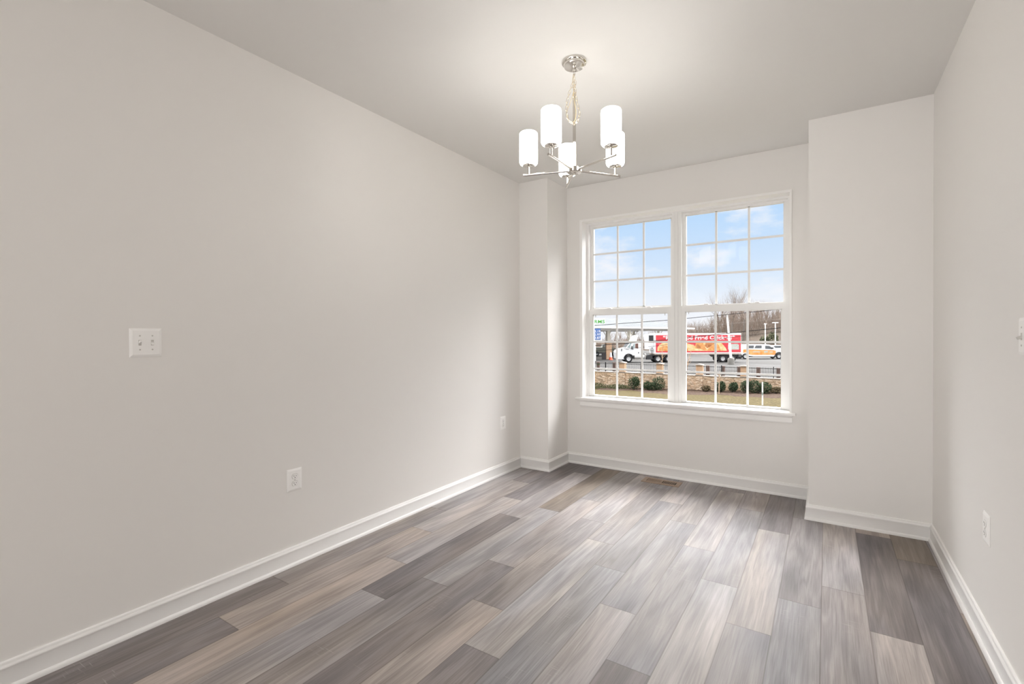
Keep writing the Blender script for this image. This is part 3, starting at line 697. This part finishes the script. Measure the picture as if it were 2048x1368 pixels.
for k in range(70):
    u = rg.uniform(1374, 1600); d_ = rg.uniform(122, 150)
    top = 648-(u-1374)*.45 if u < 1415 else (628-(u-1415)*.25 if u < 1480 else 606+rg.uniform(-8, 14))
    p = at(u, top+rg.uniform(-3, 10), d_); z0 = hill_z(p.x, p.y); tree('bare grey-brown tree in the woods beyond the parking lot', p.x, p.y, z0, max(4, (p.z-z0)/.95), rg.randrange(6), rg.uniform(0, 6), 'bare trees in the woods')
for k in range(14):
    u = rg.uniform(1195, 1345); d_ = rg.uniform(135, 155); p = at(u, 657+rg.uniform(0, 10), d_); z0 = hill_z(p.x, p.y)
    tree('bare brown tree far behind the fuel canopy', p.x, p.y, z0, max(3.5, (p.z-z0)/.95), rg.randrange(6), rg.uniform(0, 6), 'bare trees behind the fuel canopy')
# undergrowth thicket at the foot of the woods
mb = MB()
for k in range(5200):
    u = rg.uniform(1180, 1610); d_ = rg.uniform(120, 152); p = at(u, 690, d_); z0 = hill_z(p.x, p.y)
    h = rg.uniform(1.5, 4.2)*(.6 if u < 1380 else 1.25); q = Vector((p.x, p.y, z0-.1))
    mb.tube([q, q+Vector((rg.gauss(0, .25), rg.gauss(0, .2), h*.55)), q+Vector((rg.gauss(0, .6), rg.gauss(0, .4), h))], [.04, .028, .010], 3, caps=False)
tag(mb.build('thicket', 'twig'), 'brown leafless thicket at the foot of the woods', 'undergrowth', None, 'stuff')
# dark cedar by the lamp posts
ct = thing('cedar_tree', 'dull green conifer behind the white lamp posts on the right', 'tree', (at(1545, 690, 112).x, at(1545, 690, 112).y, LOT))
leaf_cloud('foliage', 'weed', [((0, 0, 2.4), (1.3, 1.3, 2.2)), ((-1.6, 0, 2.0), (1.1, 1.1, 1.6))], 900, .45, 41, ct); mb = MB(); mb.tube([(0, 0, 0), (0, 0, 3)], [.15, .06], 6); mb.build('trunk', 'bark', ct)

def sapling(label, x, y, z, h, lean, seed, r=.035):
    s = thing('sapling', label, 'sapling', (x, y, z)); rg = random.Random(seed)
    mb = MB(); mb.tube([(0, 0, 0), (lean*.45, 0, h*.5), (lean, 0, h)], [r, r*.8, r*.35], 6); mb.build('trunk', 'sapling', s)
    mb = MB()
    for k in range(9):
        q = rg.uniform(.4, .95); b = Vector((lean*q, 0, h*q)); d = Vector((rg.choice((-1, 1))*rg.uniform(.3, .8), rg.uniform(-.3, .3), rg.uniform(.5, 1))).normalized(); l = h*.28*rg.uniform(.6, 1.1)
        mb.tube([b, b+d*l*.5, b+(d+Vector((0, 0, .3))).normalized()*l], [.014, .010, .005], 4)
    mb.build('branches', 'sapling', s)
sapling('thin bare young tree in front of the tractor rear wheels, by the second brick pier', -11.28, 48.4, LOT, 2.95, .04, 51)
sapling('leaning bare young tree at the left edge of the right window', -9.05, 48.5, LOT, 2.45, .55, 52, .045)
sapling('short young tree with a pale wrapped trunk standing in the shrub bed', -5.36, 44.8, lawn_z(-5.36)+.04, 1.95, .07, 53, .05)
sk = thing('marker_stake', 'thin white marker stake standing in the lawn', 'stake', (-1.36, 38.58, lawn_z(-1.36)-.02))
MB().box((-.045, -.03, 0), (.045, .03, 1.68), bev=.01).build('stake', 'whitepost', sk)
MB().box((-.047, -.032, .75), (.047, .032, .95)).build('band', 'cabglass', sk)

# cables
def cable(label, pts, r, mt='cable'):
    P_ = [Vector(p) for p in pts]; a = P_[0]+(P_[0]-P_[1])*.9; b = P_[-1]+(P_[-1]-P_[-2])*.9
    mb = MB(); Q = [a]+P_+[b]; mb.tube(Q, r, 6); tag(mb.build('power_line', mt), label, 'power line')
cable('black overhead cable, highest of those crossing the lower panes', [at(1188, 651, 50), at(1340, 640, 50), at(1563, 618.5, 50)], .026)
cable('black overhead cable crossing the white truck cab and the red trailer top', [at(1188, 691.2, 50), at(1285, 684.3, 50), at(1372, 675.5, 50), at(1475, 664.5, 50), at(1563, 655.5, 50)], .030)
cable('thin black overhead cable crossing the trailer picture, lowest of the set', [at(1188, 702, 50), at(1290, 694.5, 50), at(1430, 678, 50), at(1563, 663.5, 50)], .016)
cable('thin pale overhead cable in front of the woods', [at(1372, 655, 60), at(1480, 645.5, 60), at(1563, 638, 60)], .016, 'cable2')

# lamp poles
lp = thing('lot_lamp_post', 'tall leaning white lamp post on a concrete base in front of the red trailer', 'lamp post', at(1462, 729, 63)); lp.location.z = LOT
b0 = Vector(lp.location); tp = at(1454, 629, 63)-b0
mb = MB(); mb.tube([(0, 0, .7), tp*.5+Vector((0, 0, .35)), tp], [.16, .14, .10], 12); mb.build('pole', 'whitepost', lp, 60)
mb = MB(); mb.lathe([(0, 0), (.42, 0), (.42, .72), (.34, .86), (0, .87)], 24); mb.build('base', 'concrete', lp, 40)
mb = MB(); mb.box((tp.x-.55, tp.y-.55, tp.z), (tp.x+.25, tp.y+.2, tp.z+.09), bev=.02); mb.build('lamp_head', 'graybeam', lp)
for (u, v, arm, lb) in ((1530.5, 648, .25, 'slim white lamp post behind the pickup, left of the T-topped one'), (1550.7, 645.5, .62, 'white T-topped lamp post behind the pickup')):
    p = at(u, v, 105); q = thing('lot_lamp_post', lb, 'lamp post', (p.x, p.y, LOT)); h = p.z-LOT
    mb = MB(); mb.tube([(0, 0, 0), (0, 0, h)], [.13, .09], 10); mb.build('pole', 'whitepost', q, 60)
    dr = Vector((math.cos(YAW), math.sin(YAW), 0)); mb = MB(); mb.tube([dr*-arm+Vector((0, 0, h)), dr*arm+Vector((0, 0, h))], .10, 8); mb.build('lamp_head', 'whitepost', q)

# ------------------------------------------------------------------ vehicles: local x runs to the right, -y towards the house
def wheel(parent, x, y, z, r, wd, name='wheel', rim=.56):
    mb = MB(); mt = Matrix.Translation((x, y, z)) @ Matrix.Rotation(PI/2, 4, 'X')
    mb.lathe([(r*rim, wd/2), (r*.86, wd/2), (r*.97, wd*.38), (r, wd*.2), (r, -wd*.2), (r*.97, -wd*.38), (r*.86, -wd/2), (r*rim, -wd/2)], 28, mtx=mt); w = mb.build(name, 'tire', parent, 45)
    mb = MB(); mb.lathe([(0, wd*.30), (r*.16, wd*.30), (r*.20, wd*.12), (r*.44, wd*.16), (r*.5, wd*.45), (r*(rim+.01), wd*.47), (r*(rim+.01), -wd*.47), (0, -wd*.45)], 28, mtx=mt); mb.build('rim', 'rim', w, 40)
    return w
TA = YAW; base = CAM+Vector((-math.sin(YAW), math.cos(YAW), 0))*69.3; base.z = LOT
def X(u): return (u-1024)*69.3/FPX
def Z(v, u=1390): return 69.3*(-(v-PY)/FPX)+CAM.z-69.3*.0078-LOT+(u-1024)*.0039*69.3/FPX
# tractor
tk = thing('truck_tractor', 'white day-cab truck tractor coupled to the red trailer', 'truck', base+Vector((math.cos(TA), math.sin(TA), 0))*X(1256), TA)
ox = X(1256)
def lx(u): return X(u)-ox
cw = 1.12  # half width
prof = [(lx(1230.5), .55), (lx(1230), 1.45), (lx(1233), 1.78), (lx(1240), 1.95), (lx(1248), 2.08), (lx(1256.5), 2.86), (lx(1260), 2.94), (lx(1277), 2.96), (lx(1277.6), 2.90), (lx(1277.6), 1.10), (lx(1264), 1.02), (lx(1262.5), 1.02), (lx(1262), .95)]
arch = [(lx(1253.6)+.66*math.cos(q), .54+.66*math.sin(q)) for q in [PI*.12+k*(PI*.76)/8 for k in range(9)]]
prof = prof[:-1]+arch+[(lx(1244.6), .62), (lx(1240), .50)]
mb = MB(); mb.prism(prof, -cw, cw, axis=1, bev=0); cab = mb.build('cab', 'white', tk)
mb = MB(); mb.prism([(lx(1260.5), 2.95), (lx(1267), 3.80), (lx(1273.4), 3.86), (lx(1269.5), 2.95)], -.95, .95, axis=1, bev=.03); mb.build('roof_fairing', 'white', tk)
mb = MB(); mb.prism([(lx(1266.2), 2.05), (lx(1266.6), 2.70), (lx(1272.2), 2.72), (lx(1272.4), 1.98)], -cw-.015, -cw+.02, axis=1); mb.build('side_window', 'door_int', cab)
mb = MB(); mb.prism([(lx(1260.3), 2.10), (lx(1263.6), 2.70), (lx(1265.6), 2.72), (lx(1265.2), 2.08)], -cw-.012, -cw+.02, axis=1); mb.build('vent_window', 'cabglass', cab)
mb = MB(); mb.prism([(lx(1248.7), 2.11), (lx(1256.6), 2.83), (lx(1256.0), 2.84), (lx(1248.1), 2.12)], -cw+.1, cw-.1, axis=1); mb.build('windshield', 'tint', cab)
mb = MB(); mb.prism([(lx(1250.2), 2.13), (lx(1257.2), 2.80), (lx(1259.4), 2.80), (lx(1256), 2.12)], -cw-.012, -cw+.02, axis=1); mb.build('corner_window', 'cabglass', cab)
mb = MB()
mb.box((lx(1258.5), -cw-.30, 1.98), (lx(1260.2), -cw-.05, 2.35), bev=.03); mb.box((lx(1258.5), -cw-.1, 1.9), (lx(1263), -cw, 1.98)); mb.box((lx(1239), -cw-.12, 1.62), (lx(1240.2), -cw+.06, 2.02), bev=.03); mb.build('mirrors', 'chassis', cab)
mb = MB(); mb.box((lx(1272.3), -cw-.02, 1.28), (lx(1273.7), -cw+.01, 1.50)); mb.box((lx(1247.5), -cw-.012, 1.84), (lx(1253.5), -cw+.01, 1.90)); mb.build('door_details', 'chassis', cab)
mb = MB(); mb.prism([(lx(1232), .50), (lx(1231), .95), (lx(1244.8), .95), (lx(1244.6), .45)], -cw-.02, cw+.02, axis=1, bev=.02); mb.build('bumper', 'white', tk)
# fender arch
mb = MB(); outer = [(lx(1253.6)+.74*math.cos(q), .54+.74*math.sin(q)) for q in [PI*k/14 for k in range(15)]]; inner = [(lx(1253.6)+.62*math.cos(q), .54+.62*math.sin(q)) for q in [PI*k/14 for k in range(15)]][::-1]
mb.prism(outer+inner, -cw-.04, -cw+.35, axis=1); mb.build('fender', 'chassis', tk)
mb = MB(); mb.box((lx(1237), -.42, .62), (lx(1337), .42, .95)); mb.box((lx(1279), -.75, .9), (lx(1283), .75, 1.5)); mb.box((lx(1292), -1.1, .95), (lx(1336), 1.1, 1.08)); mb.build('chassis', 'chassis', tk)
mb = MB(); mb.tube([(lx(1265), -1.0, .78), (lx(1284), -1.0, .78)], .30, 16); mb.build('fuel_tank', 'steel', tk, 40)
mb = MB(); mb.box((lx(1264), -1.2, .42), (lx(1283), -.95, .50)); mb.box((lx(1264), -1.18, .80), (lx(1277.5), -.95, .87)); mb.build('steps', 'graybeam', tk)
mb = MB(); mb.tube([(lx(1281), -.95, 1.0), (lx(1281), -.95, 3.1)], .09, 10); mb.tube([(lx(1284), .5, 1.0), (lx(1284), .5, 2.8)], .05, 8); mb.build('exhaust_stack', 'graybeam', tk, 40)
mb = MB(); mb.box((lx(1285.6), -1.02, .6), (lx(1288.6), -.6, 1.25), bev=.08); mb.build('air_tank', 'steel', tk)
mb = MB(); mb.box((lx(1289), -1.15, .42), (lx(1300), -.6, .95)); mb.build('battery_box', 'chassis', tk)
for u, dy in ((1253.6, 0),): 
    for s in (-1, 1): wheel(tk, lx(u), s*(cw-.14), .53, .53, .30)
for u in (1311.5, 1332):
    for s in (-1, 1): wheel(tk, lx(u), s*(cw-.28), .53, .53, .56)
# trailer
tr_ = thing('semi_trailer', 'long red refrigerated trailer with a fried chicken picture and white lettering', 'trailer', base+Vector((math.cos(TA), math.sin(TA), 0))*X(1390), TA)
ox = X(1390); hw = 1.28
x0, x1 = lx(1303.6), lx(1474)
zt, zb, zr0, zr1 = 4.13, 1.10, 1.42, 3.87
mb = MB(); mb.box((x0, -hw, zb), (x1, hw, zt), bev=.03); body = mb.build('box_body', 'white', tr_)
mb = MB(); mb.box((lx(1306.3), -hw-.012, zr0), (lx(1473.2), -hw+.01, zr1)); sp_ = mb.build('side_panel', 'red', tr_)
def blob(pts, y, mt, nm='picture'):
    mb = MB(); mb.prism([(lx(u), Z(v, u)) for u, v in pts], -hw-y, -hw+.005, axis=1); return mb.build(nm, mt, sp_)
blob([(1309, 704), (1309.5, 697), (1313, 692), (1319, 688), (1327, 687.2), (1334, 685.5), (1342, 683.6), (1350, 685), (1360, 684.5), (1366, 688), (1372, 690.5), (1380, 692), (1384, 696), (1386, 684.6), (1392, 683.4), (1398, 685.5), (1402, 688), (1406, 685), (1416, 684), (1427, 684), (1433, 687), (1438, 692), (1443, 698), (1446, 704.2)], .016, 'orange1')
blob([(1384, 704), (1383, 696), (1385, 689), (1388, 685), (1393, 684.2), (1398, 686.5), (1401, 692), (1404, 698), (1407, 703)], .020, 'orange2')
blob([(1402, 694), (1404, 688.5), (1412, 687), (1424, 687.5), (1419, 692), (1411, 697), (1407, 699)], .023, 'orange3')
blob([(1386, 698), (1385, 692), (1388, 690), (1392, 694), (1395, 699), (1391, 699.5)], .024, 'orange3')
blob([(1407, 703.8), (1410, 698), (1418, 693), (1426, 690), (1430, 693), (1434, 704)], .019, 'orange2')
blob([(1372, 704), (1374, 700.5), (1382, 699.5), (1392, 700), (1399, 702), (1403, 704)], .026, 'orange1')
blob([(1312, 704), (1313, 698), (1320, 694), (1328, 694), (1333, 698), (1336, 704)], .019, 'orange2')
blob([(1350, 704), (1352, 696), (1358, 692), (1364, 694), (1369, 700), (1370, 704)], .021, 'orange2')
mb = MB(); mb.box((lx(1448), -hw-.02, Z(702, 1460)), (lx(1469.5), -hw, Z(692, 1460))); mb.box((lx(1450.5), -hw-.02, Z(692.1, 1460)), (lx(1467.5), -hw, Z(690.8, 1460))); mb.build('label', 'paper', sp_)
zl = Z(681.5, 1390)
text('\u201cReal Good Fried Chicken!\u201d', .74, 'lettering', 'whitepost', sp_, Matrix.Translation((lx(1320.5), -hw-.014, zl)) @ Matrix.Rotation(PI/2, 4, 'X'), .008, .022, X(1461)-X(1320.5))
mb = MB(); mb.box((x0, -hw-.02, zb), (x1, hw+.02, zb+.17)); mb.build('side_rail', 'cap', tr_)
mb = MB(); mb.box((lx(1292.5), -1.02, 1.85), (lx(1303.6), 1.02, 3.98), bev=.06); rf = mb.build('refrigeration_unit', 'white', tr_)
mb = MB(); mb.box((lx(1293.6), -1.04, 2.82), (lx(1302.4), -1.0, 3.86)); mb.box((lx(1298.5), -1.035, 1.98), (lx(1301.5), -1.0, 2.10)); mb.box((lx(1295.8), -1.035, 1.98), (lx(1296.9), -1.0, 2.05)); mb.build('unit_grille', 'chassis', rf)
mb = MB(); mb.box((lx(1430), -.95, .75), (lx(1470), .95, 1.1)); mb.prism([(lx(1418), 1.1), (lx(1424), .98), (lx(1428), .7), (lx(1431), .7), (lx(1431), 1.1)], -1.1, 1.1, axis=1); mb.box((lx(1468.5), -1.1, .45), (lx(1470), 1.1, 1.1)); mb.build('bogie', 'chassis', tr_)
mb = MB()
for y in (-.85, .85): mb.box((lx(1357), y-.08, .0), (lx(1359), y+.08, 1.1))
mb.build('landing_gear', 'chassis', tr_)
for u in (1438.5, 1457.3):
    for s in (-1, 1): wheel(tr_, lx(u), s*(hw-.36), .52, .52, .56)

# pickup with a cap
DP = 77.3; pb = CAM+Vector((-math.sin(YAW), math.cos(YAW), 0))*DP; pb.z = LOT
def Xp(u): return (u-1024)*DP/FPX
pk = thing('pickup_truck', 'white and orange crew-cab pickup with a bed cap behind the trailer', 'pickup truck', pb+Vector((math.cos(TA), math.sin(TA), 0))*Xp(1518), TA); ox = Xp(1518)
def lp_(u): return Xp(u)-ox
hw = 1.0
def arcpts(u, r, z, a0, a1, n=8): return [(lp_(u)+r*math.cos(a0+(a1-a0)*k/n), z+r*math.sin(a0+(a1-a0)*k/n)) for k in range(n+1)]
prof = [(lp_(1478.5), .62), (lp_(1477.6), 1.2), (lp_(1479), 1.66), (lp_(1485), 1.72), (lp_(1488.3), 2.26), (lp_(1492), 2.30), (lp_(1532), 2.30), (lp_(1535.5), 2.20), (lp_(1547), 1.64), (lp_(1561), 1.50), (lp_(1565.5), 1.30), (lp_(1566.5), .62)]
prof += arcpts(1551, .56, .44, .3, PI-.3)+[(lp_(1540), .48), (lp_(1495), .48)]+arcpts(1484.8, .52, .42, .3, PI-.3)
mb = MB(); mb.prism(prof, -hw, hw, axis=1, bev=0); bd = mb.build('body', 'white', pk)
mb = MB(); mb.prism([(lp_(1480.3), 1.42), (lp_(1481.5), 1.56), (lp_(1540), 1.40), (lp_(1545), 1.32), (lp_(1544.5), .66), (lp_(1500), .66), (lp_(1492), .74), (lp_(1490), .95), (lp_(1484), 1.08), (lp_(1480.5), .98)], -hw-.008, -hw+.01, axis=1); mb.build('wrap_panel', 'pkorange', bd)
mb = MB(); mb.box((lp_(1499), -hw-.012, 1.08), (lp_(1514), -hw, 1.22)); mb.box((lp_(1521.5), -hw-.012, 1.02), (lp_(1529), -hw, 1.30)); mb.box((lp_(1531.5), -hw-.012, 1.06), (lp_(1539), -hw, 1.18)); mb.build('wrap_emblem', 'paper', bd)
for a in ([(1487, 1.72), (1489.3, 2.16), (1501.5, 2.16), (1501, 1.72)], [(1502.5, 1.72), (1505.5, 2.16), (1516.8, 2.16), (1516.8, 1.72)], [(1524, 1.62), (1523.8, 2.1), (1531, 2.1), (1534, 2.0), (1538, 1.7), (1537.5, 1.60)]):
    mb = MB(); mb.prism([(lp_(u), z) for u, z in a], -hw-.01, -hw+.01, axis=1); mb.build('side_window', 'tint', bd)
mb = MB(); mb.prism([(lp_(1536.3), 2.15), (lp_(1546.6), 1.655), (lp_(1547), 1.70), (lp_(1536.8), 2.20)], -hw+.12, hw-.12, axis=1); mb.build('windshield', 'tint', bd)
mb = MB(); mb.box((lp_(1535.5), -hw-.28, 1.62), (lp_(1538.5), -hw, 1.86), bev=.03); mb.build('mirror', 'chassis', bd)
mb = MB()
for u, r_, z_ in ((1551, .62, .45),):
    out = arcpts(u, r_+.06, z_, -.2, PI+.1, 14); inn = arcpts(u, r_-.08, z_, -.2, PI+.1, 14)[::-1]; mb.prism(out+inn, -hw-.05, -hw+.3, axis=1)
mb.build('fender_flare', 'chassis', pk)
mb = MB(); mb.box((lp_(1496), -.8, .32), (lp_(1541), .8, .52)); mb.box((lp_(1477), -.95, .5), (lp_(1479), .95, .75)); mb.build('chassis', 'chassis', pk)
mb = MB(); mb.tube([(lp_(1499), -1.02, .44), (lp_(1541), -1.02, .44)], .05, 8); mb.build('running_board', 'steel', pk)
for u in (1484.8, 1551):
    for s in (-1, 1): wheel(pk, lp_(u), s*(hw-.12), .44, .44, .28)
# olive pickup under the canopy
DO = 90.0; ob = CAM+Vector((-math.sin(YAW), math.cos(YAW), 0))*DO; ob.z = LOT
def Xo(u): return (u-1024)*DO/FPX
ol = thing('pickup_truck', 'dark olive pickup parked behind the brick canopy column', 'pickup truck', ob+Vector((math.cos(TA), math.sin(TA), 0))*Xo(1208), TA); ox = Xo(1208)
def lo_(u): return Xo(u)-ox
hw = .95
mb = MB(); mb.prism([(lo_(1184), .5), (lo_(1183), 1.5), (lo_(1186), 1.62), (lo_(1203), 1.62), (lo_(1205), 2.15), (lo_(1218), 2.18), (lo_(1223), 1.55), (lo_(1229), 1.42), (lo_(1231), 1.1), (lo_(1231), .45)], -hw, hw, axis=1, bev=.05); ob_ = mb.build('body', 'olive', ol)
mb = MB(); mb.prism([(lo_(1205.5), 1.62), (lo_(1206.5), 2.05), (lo_(1217), 2.05), (lo_(1220.5), 1.62)], -hw-.01, -hw+.01, axis=1); mb.build('side_window', 'tint', ob_)
mb = MB(); mb.box((lo_(1186), -hw-.01, .45), (lo_(1229), -hw+.05, .62)); mb.build('sill', 'chassis', ob_)
for u in (1192, 1226.5):
    for s in (-1, 1): wheel(ol, lo_(u), s*(hw-.1), .43, .43, .26)
# white car whose windshield and hood show behind the pickup
DC = 92.0; cb_ = CAM+Vector((-math.sin(YAW), math.cos(YAW), 0))*DC; cb_.z = LOT
def Xc(u): return (u-1024)*DC/FPX
wc = thing('car', 'white car parked behind the front of the orange and white pickup', 'car', cb_+Vector((math.cos(TA), math.sin(TA), 0))*Xc(1560), TA); ox = Xc(1560)
def lc_(u): return Xc(u)-ox
mb = MB(); mb.prism([(lc_(1533), .4), (lc_(1533), 1.2), (lc_(1538), 1.35), (lc_(1542), 1.8), (lc_(1560), 1.82), (lc_(1568), 1.35), (lc_(1580), 1.15), (lc_(1581), .4)], -.9, .9, axis=1, bev=.06); cbd = mb.build('body', 'white', wc)
mb = MB(); mb.prism([(lc_(1541), 1.35), (lc_(1543.5), 1.72), (lc_(1559), 1.73), (lc_(1565), 1.35)], -.91, -.88, axis=1); mb.build('side_window', 'tint', cbd)
for u in (1540, 1573):
    for s in (-1, 1): wheel(wc, lc_(u), s*.82, .36, .36, .22)

# ------------------------------------------------------------------ fuel canopy
cn = thing('fuel_canopy', 'pale blue hipped fuel station canopy on beige posts behind the truck', 'canopy', (-24, 86, LOT))
off = Vector((-24, 86, LOT))
A = Vector((-29.4, 52.0, 2.42)); B = Vector((-19.5, 99.77, 2.42))        # front eave, running away from the house
n_ = Vector((-(B-A).y, (B-A).x, 0)).normalized(); wd = 13.0
A2, B2 = A+n_*wd, B+n_*wd
d_ = (B-A).normalized(); RL = A+n_*wd*.5+d_*8+Vector((0, 0, 1.75)); RR = B+n_*wd*.5-d_*8+Vector((0, 0, 1.75))
mb = MB(); V_ = [mb.bm.verts.new(p-off) for p in (A, B, B2, A2, RL, RR)]
for f in ((0, 1, 5, 4), (1, 2, 5), (2, 3, 4, 5), (3, 0, 4), (0, 3, 2, 1)): mb.bm.faces.new([V_[i] for i in f])
mb.build('roof', 'roof', cn)
mb = MB()
def slab(p, q, h0, h1, th):
    d = (q-p).normalized(); nn = Vector((-d.y, d.x, 0))*th
    vs = [mb.bm.verts.new(v-off) for v in (p-nn+Vector((0, 0, h0)), q-nn+Vector((0, 0, h0)), q+nn+Vector((0, 0, h0)), p+nn+Vector((0, 0, h0)), p-nn+Vector((0, 0, h1)), q-nn+Vector((0, 0, h1)), q+nn+Vector((0, 0, h1)), p+nn+Vector((0, 0, h1)))]
    for f in ((0, 3, 2, 1), (4, 5, 6, 7), (0, 1, 5, 4), (1, 2, 6, 5), (2, 3, 7, 6), (3, 0, 4, 7)): mb.bm.faces.new([vs[i] for i in f])
for p, q in ((A, B), (B, B2), (B2, A2), (A2, A)): slab(p, q, -.16, .10, .06)
mb.build('fascia', 'whitepost', cn)
mb = MB()
ins = 1.0; a_, b_ = A+n_*ins+d_*ins, B+n_*ins-d_*ins; a2, b2 = A2-n_*ins+d_*ins, B2-n_*ins-d_*ins
for p, q in ((a_, b_), (a2, b2)): slab(p, q, -.55, -.17, .15)
mb.build('beam', 'graybeam', cn)
Ln = (B-A).length
for k in range(4):
    for side, q in ((0, 1.0), (1, wd-1.0)):
        p = A+d_*(Ln*(.33+.205*k))+n_*q-off
        mb = MB(); mb.box((p.x-.2, p.y-.2, 0), (p.x+.2, p.y+.2, 2.42-LOT-.5)); c_ = mb.build('post', 'beige', cn)
        mb = MB()
        for s in (-1, 1):
            z1 = 2.42-LOT-.5; e = p+d_*s*1.4
            mb.tube([(p.x, p.y, z1-1.3), (e.x, e.y, z1)], .07, 6)
        mb.build('brace', 'beige', c_)
# brick base round the near column, with bin, kerb and cone beside it
bp_ = at(1217, 700, 78); bp_ = Vector((bp_.x, bp_.y, LOT))
bc = thing('brick_column', 'brown brick column base under the canopy, left of the truck cab', 'column', bp_, YAW)
MB().box((-.44, -.44, 0), (.44, .44, 2.62)).build('shaft', 'brick', bc); MB().box((-.52, -.52, 2.62), (.52, .52, 2.78), bev=.02).build('cap', 'cap', bc)
MB().box((-.25, -.25, 2.78), (.25, .25, 4.9)).build('post', 'beige', bc)
q = at(1207.5, 712, 77.2); tb = thing('waste_bin', 'black waste bin left of the brick column', 'bin', (q.x, q.y, LOT), YAW)
MB().box((-.30, -.3, 0), (.30, .3, 1.02), bev=.03).build('body', 'bin', tb); MB().box((-.33, -.33, 1.02), (.33, .33, 1.12), bev=.03).build('lid', 'bin', tb)
q = at(1194, 714, 76.5); kb = thing('concrete_kerb', 'low concrete kerb block left of the waste bin', 'kerb', (q.x, q.y, LOT), YAW)
MB().box((-1.1, -.3, 0), (.7, .3, .46), bev=.03).build('block', 'concrete', kb)
q = at(1221.5, 716, 75.5); cn_ = thing('traffic_cone', 'orange and white traffic cone between the brick column and the truck', 'traffic cone', (q.x, q.y, LOT))
mb = MB(); mb.lathe([(0, 0), (.36, 0), (.36, .06), (.27, .08), (.22, .45), (0, .45)], 20); mb.build('base', 'cone', cn_, 40); mb = MB(); mb.lathe([(.22, .45), (.12, 1.12), (.09, 1.18), (0, 1.19)], 20); mb.build('sleeve', 'whitepost', cn_, 40)
# sign tower: green letters over a blue price board
D_S = 64.0; sb = at(1196, 700, D_S); sg = thing('price_sign', 'roadside sign with green letters above a blue fuel price board', 'sign', (sb.x, sb.y, LOT), YAW)
def sx_(u): return (u-1196)*D_S/FPX
def sz(v): return at(1196, v, D_S).z-LOT
mb = MB(); mb.box((sx_(1176), .02, 0), (sx_(1181), .3, sz(632))); mb.build('tower', 'whitepost', sg)
mb = MB(); mb.box((sx_(1181), .05, sz(649.5)), (sx_(1211), .2, sz(636))); mb.build('header', 'header', sg)
text('RMS', .62, 'lettering', 'green', sg, Matrix.Translation((sx_(1189.2), .04, sz(646.3))) @ Matrix.Rotation(PI/2, 4, 'X'), .02, .003, sx_(1209.6)-sx_(1189.2))
mb = MB(); mb.box((sx_(1181), .0, sz(679.5)), (sx_(1201.3), .2, sz(657.2)), bev=.01); pbo = mb.build('price_board', 'blue', sg)
for k, s in enumerate(('3.19', '2.97', '3.87')):
    text(s, .42, 'price', 'whitepost', pbo, Matrix.Translation((sx_(1189.4), -.01, sz(664.8+6.4*k))) @ Matrix.Rotation(PI/2, 4, 'X'), .006, .004, sx_(1200.6)-sx_(1189.4))
mb = MB(); mb.box((sx_(1201.3), .05, sz(682)), (sx_(1203.5), .2, sz(670))); mb.box((sx_(1181), .05, sz(682)), (sx_(1205), .2, sz(680))); mb.build('bracket', 'whitepost', sg)
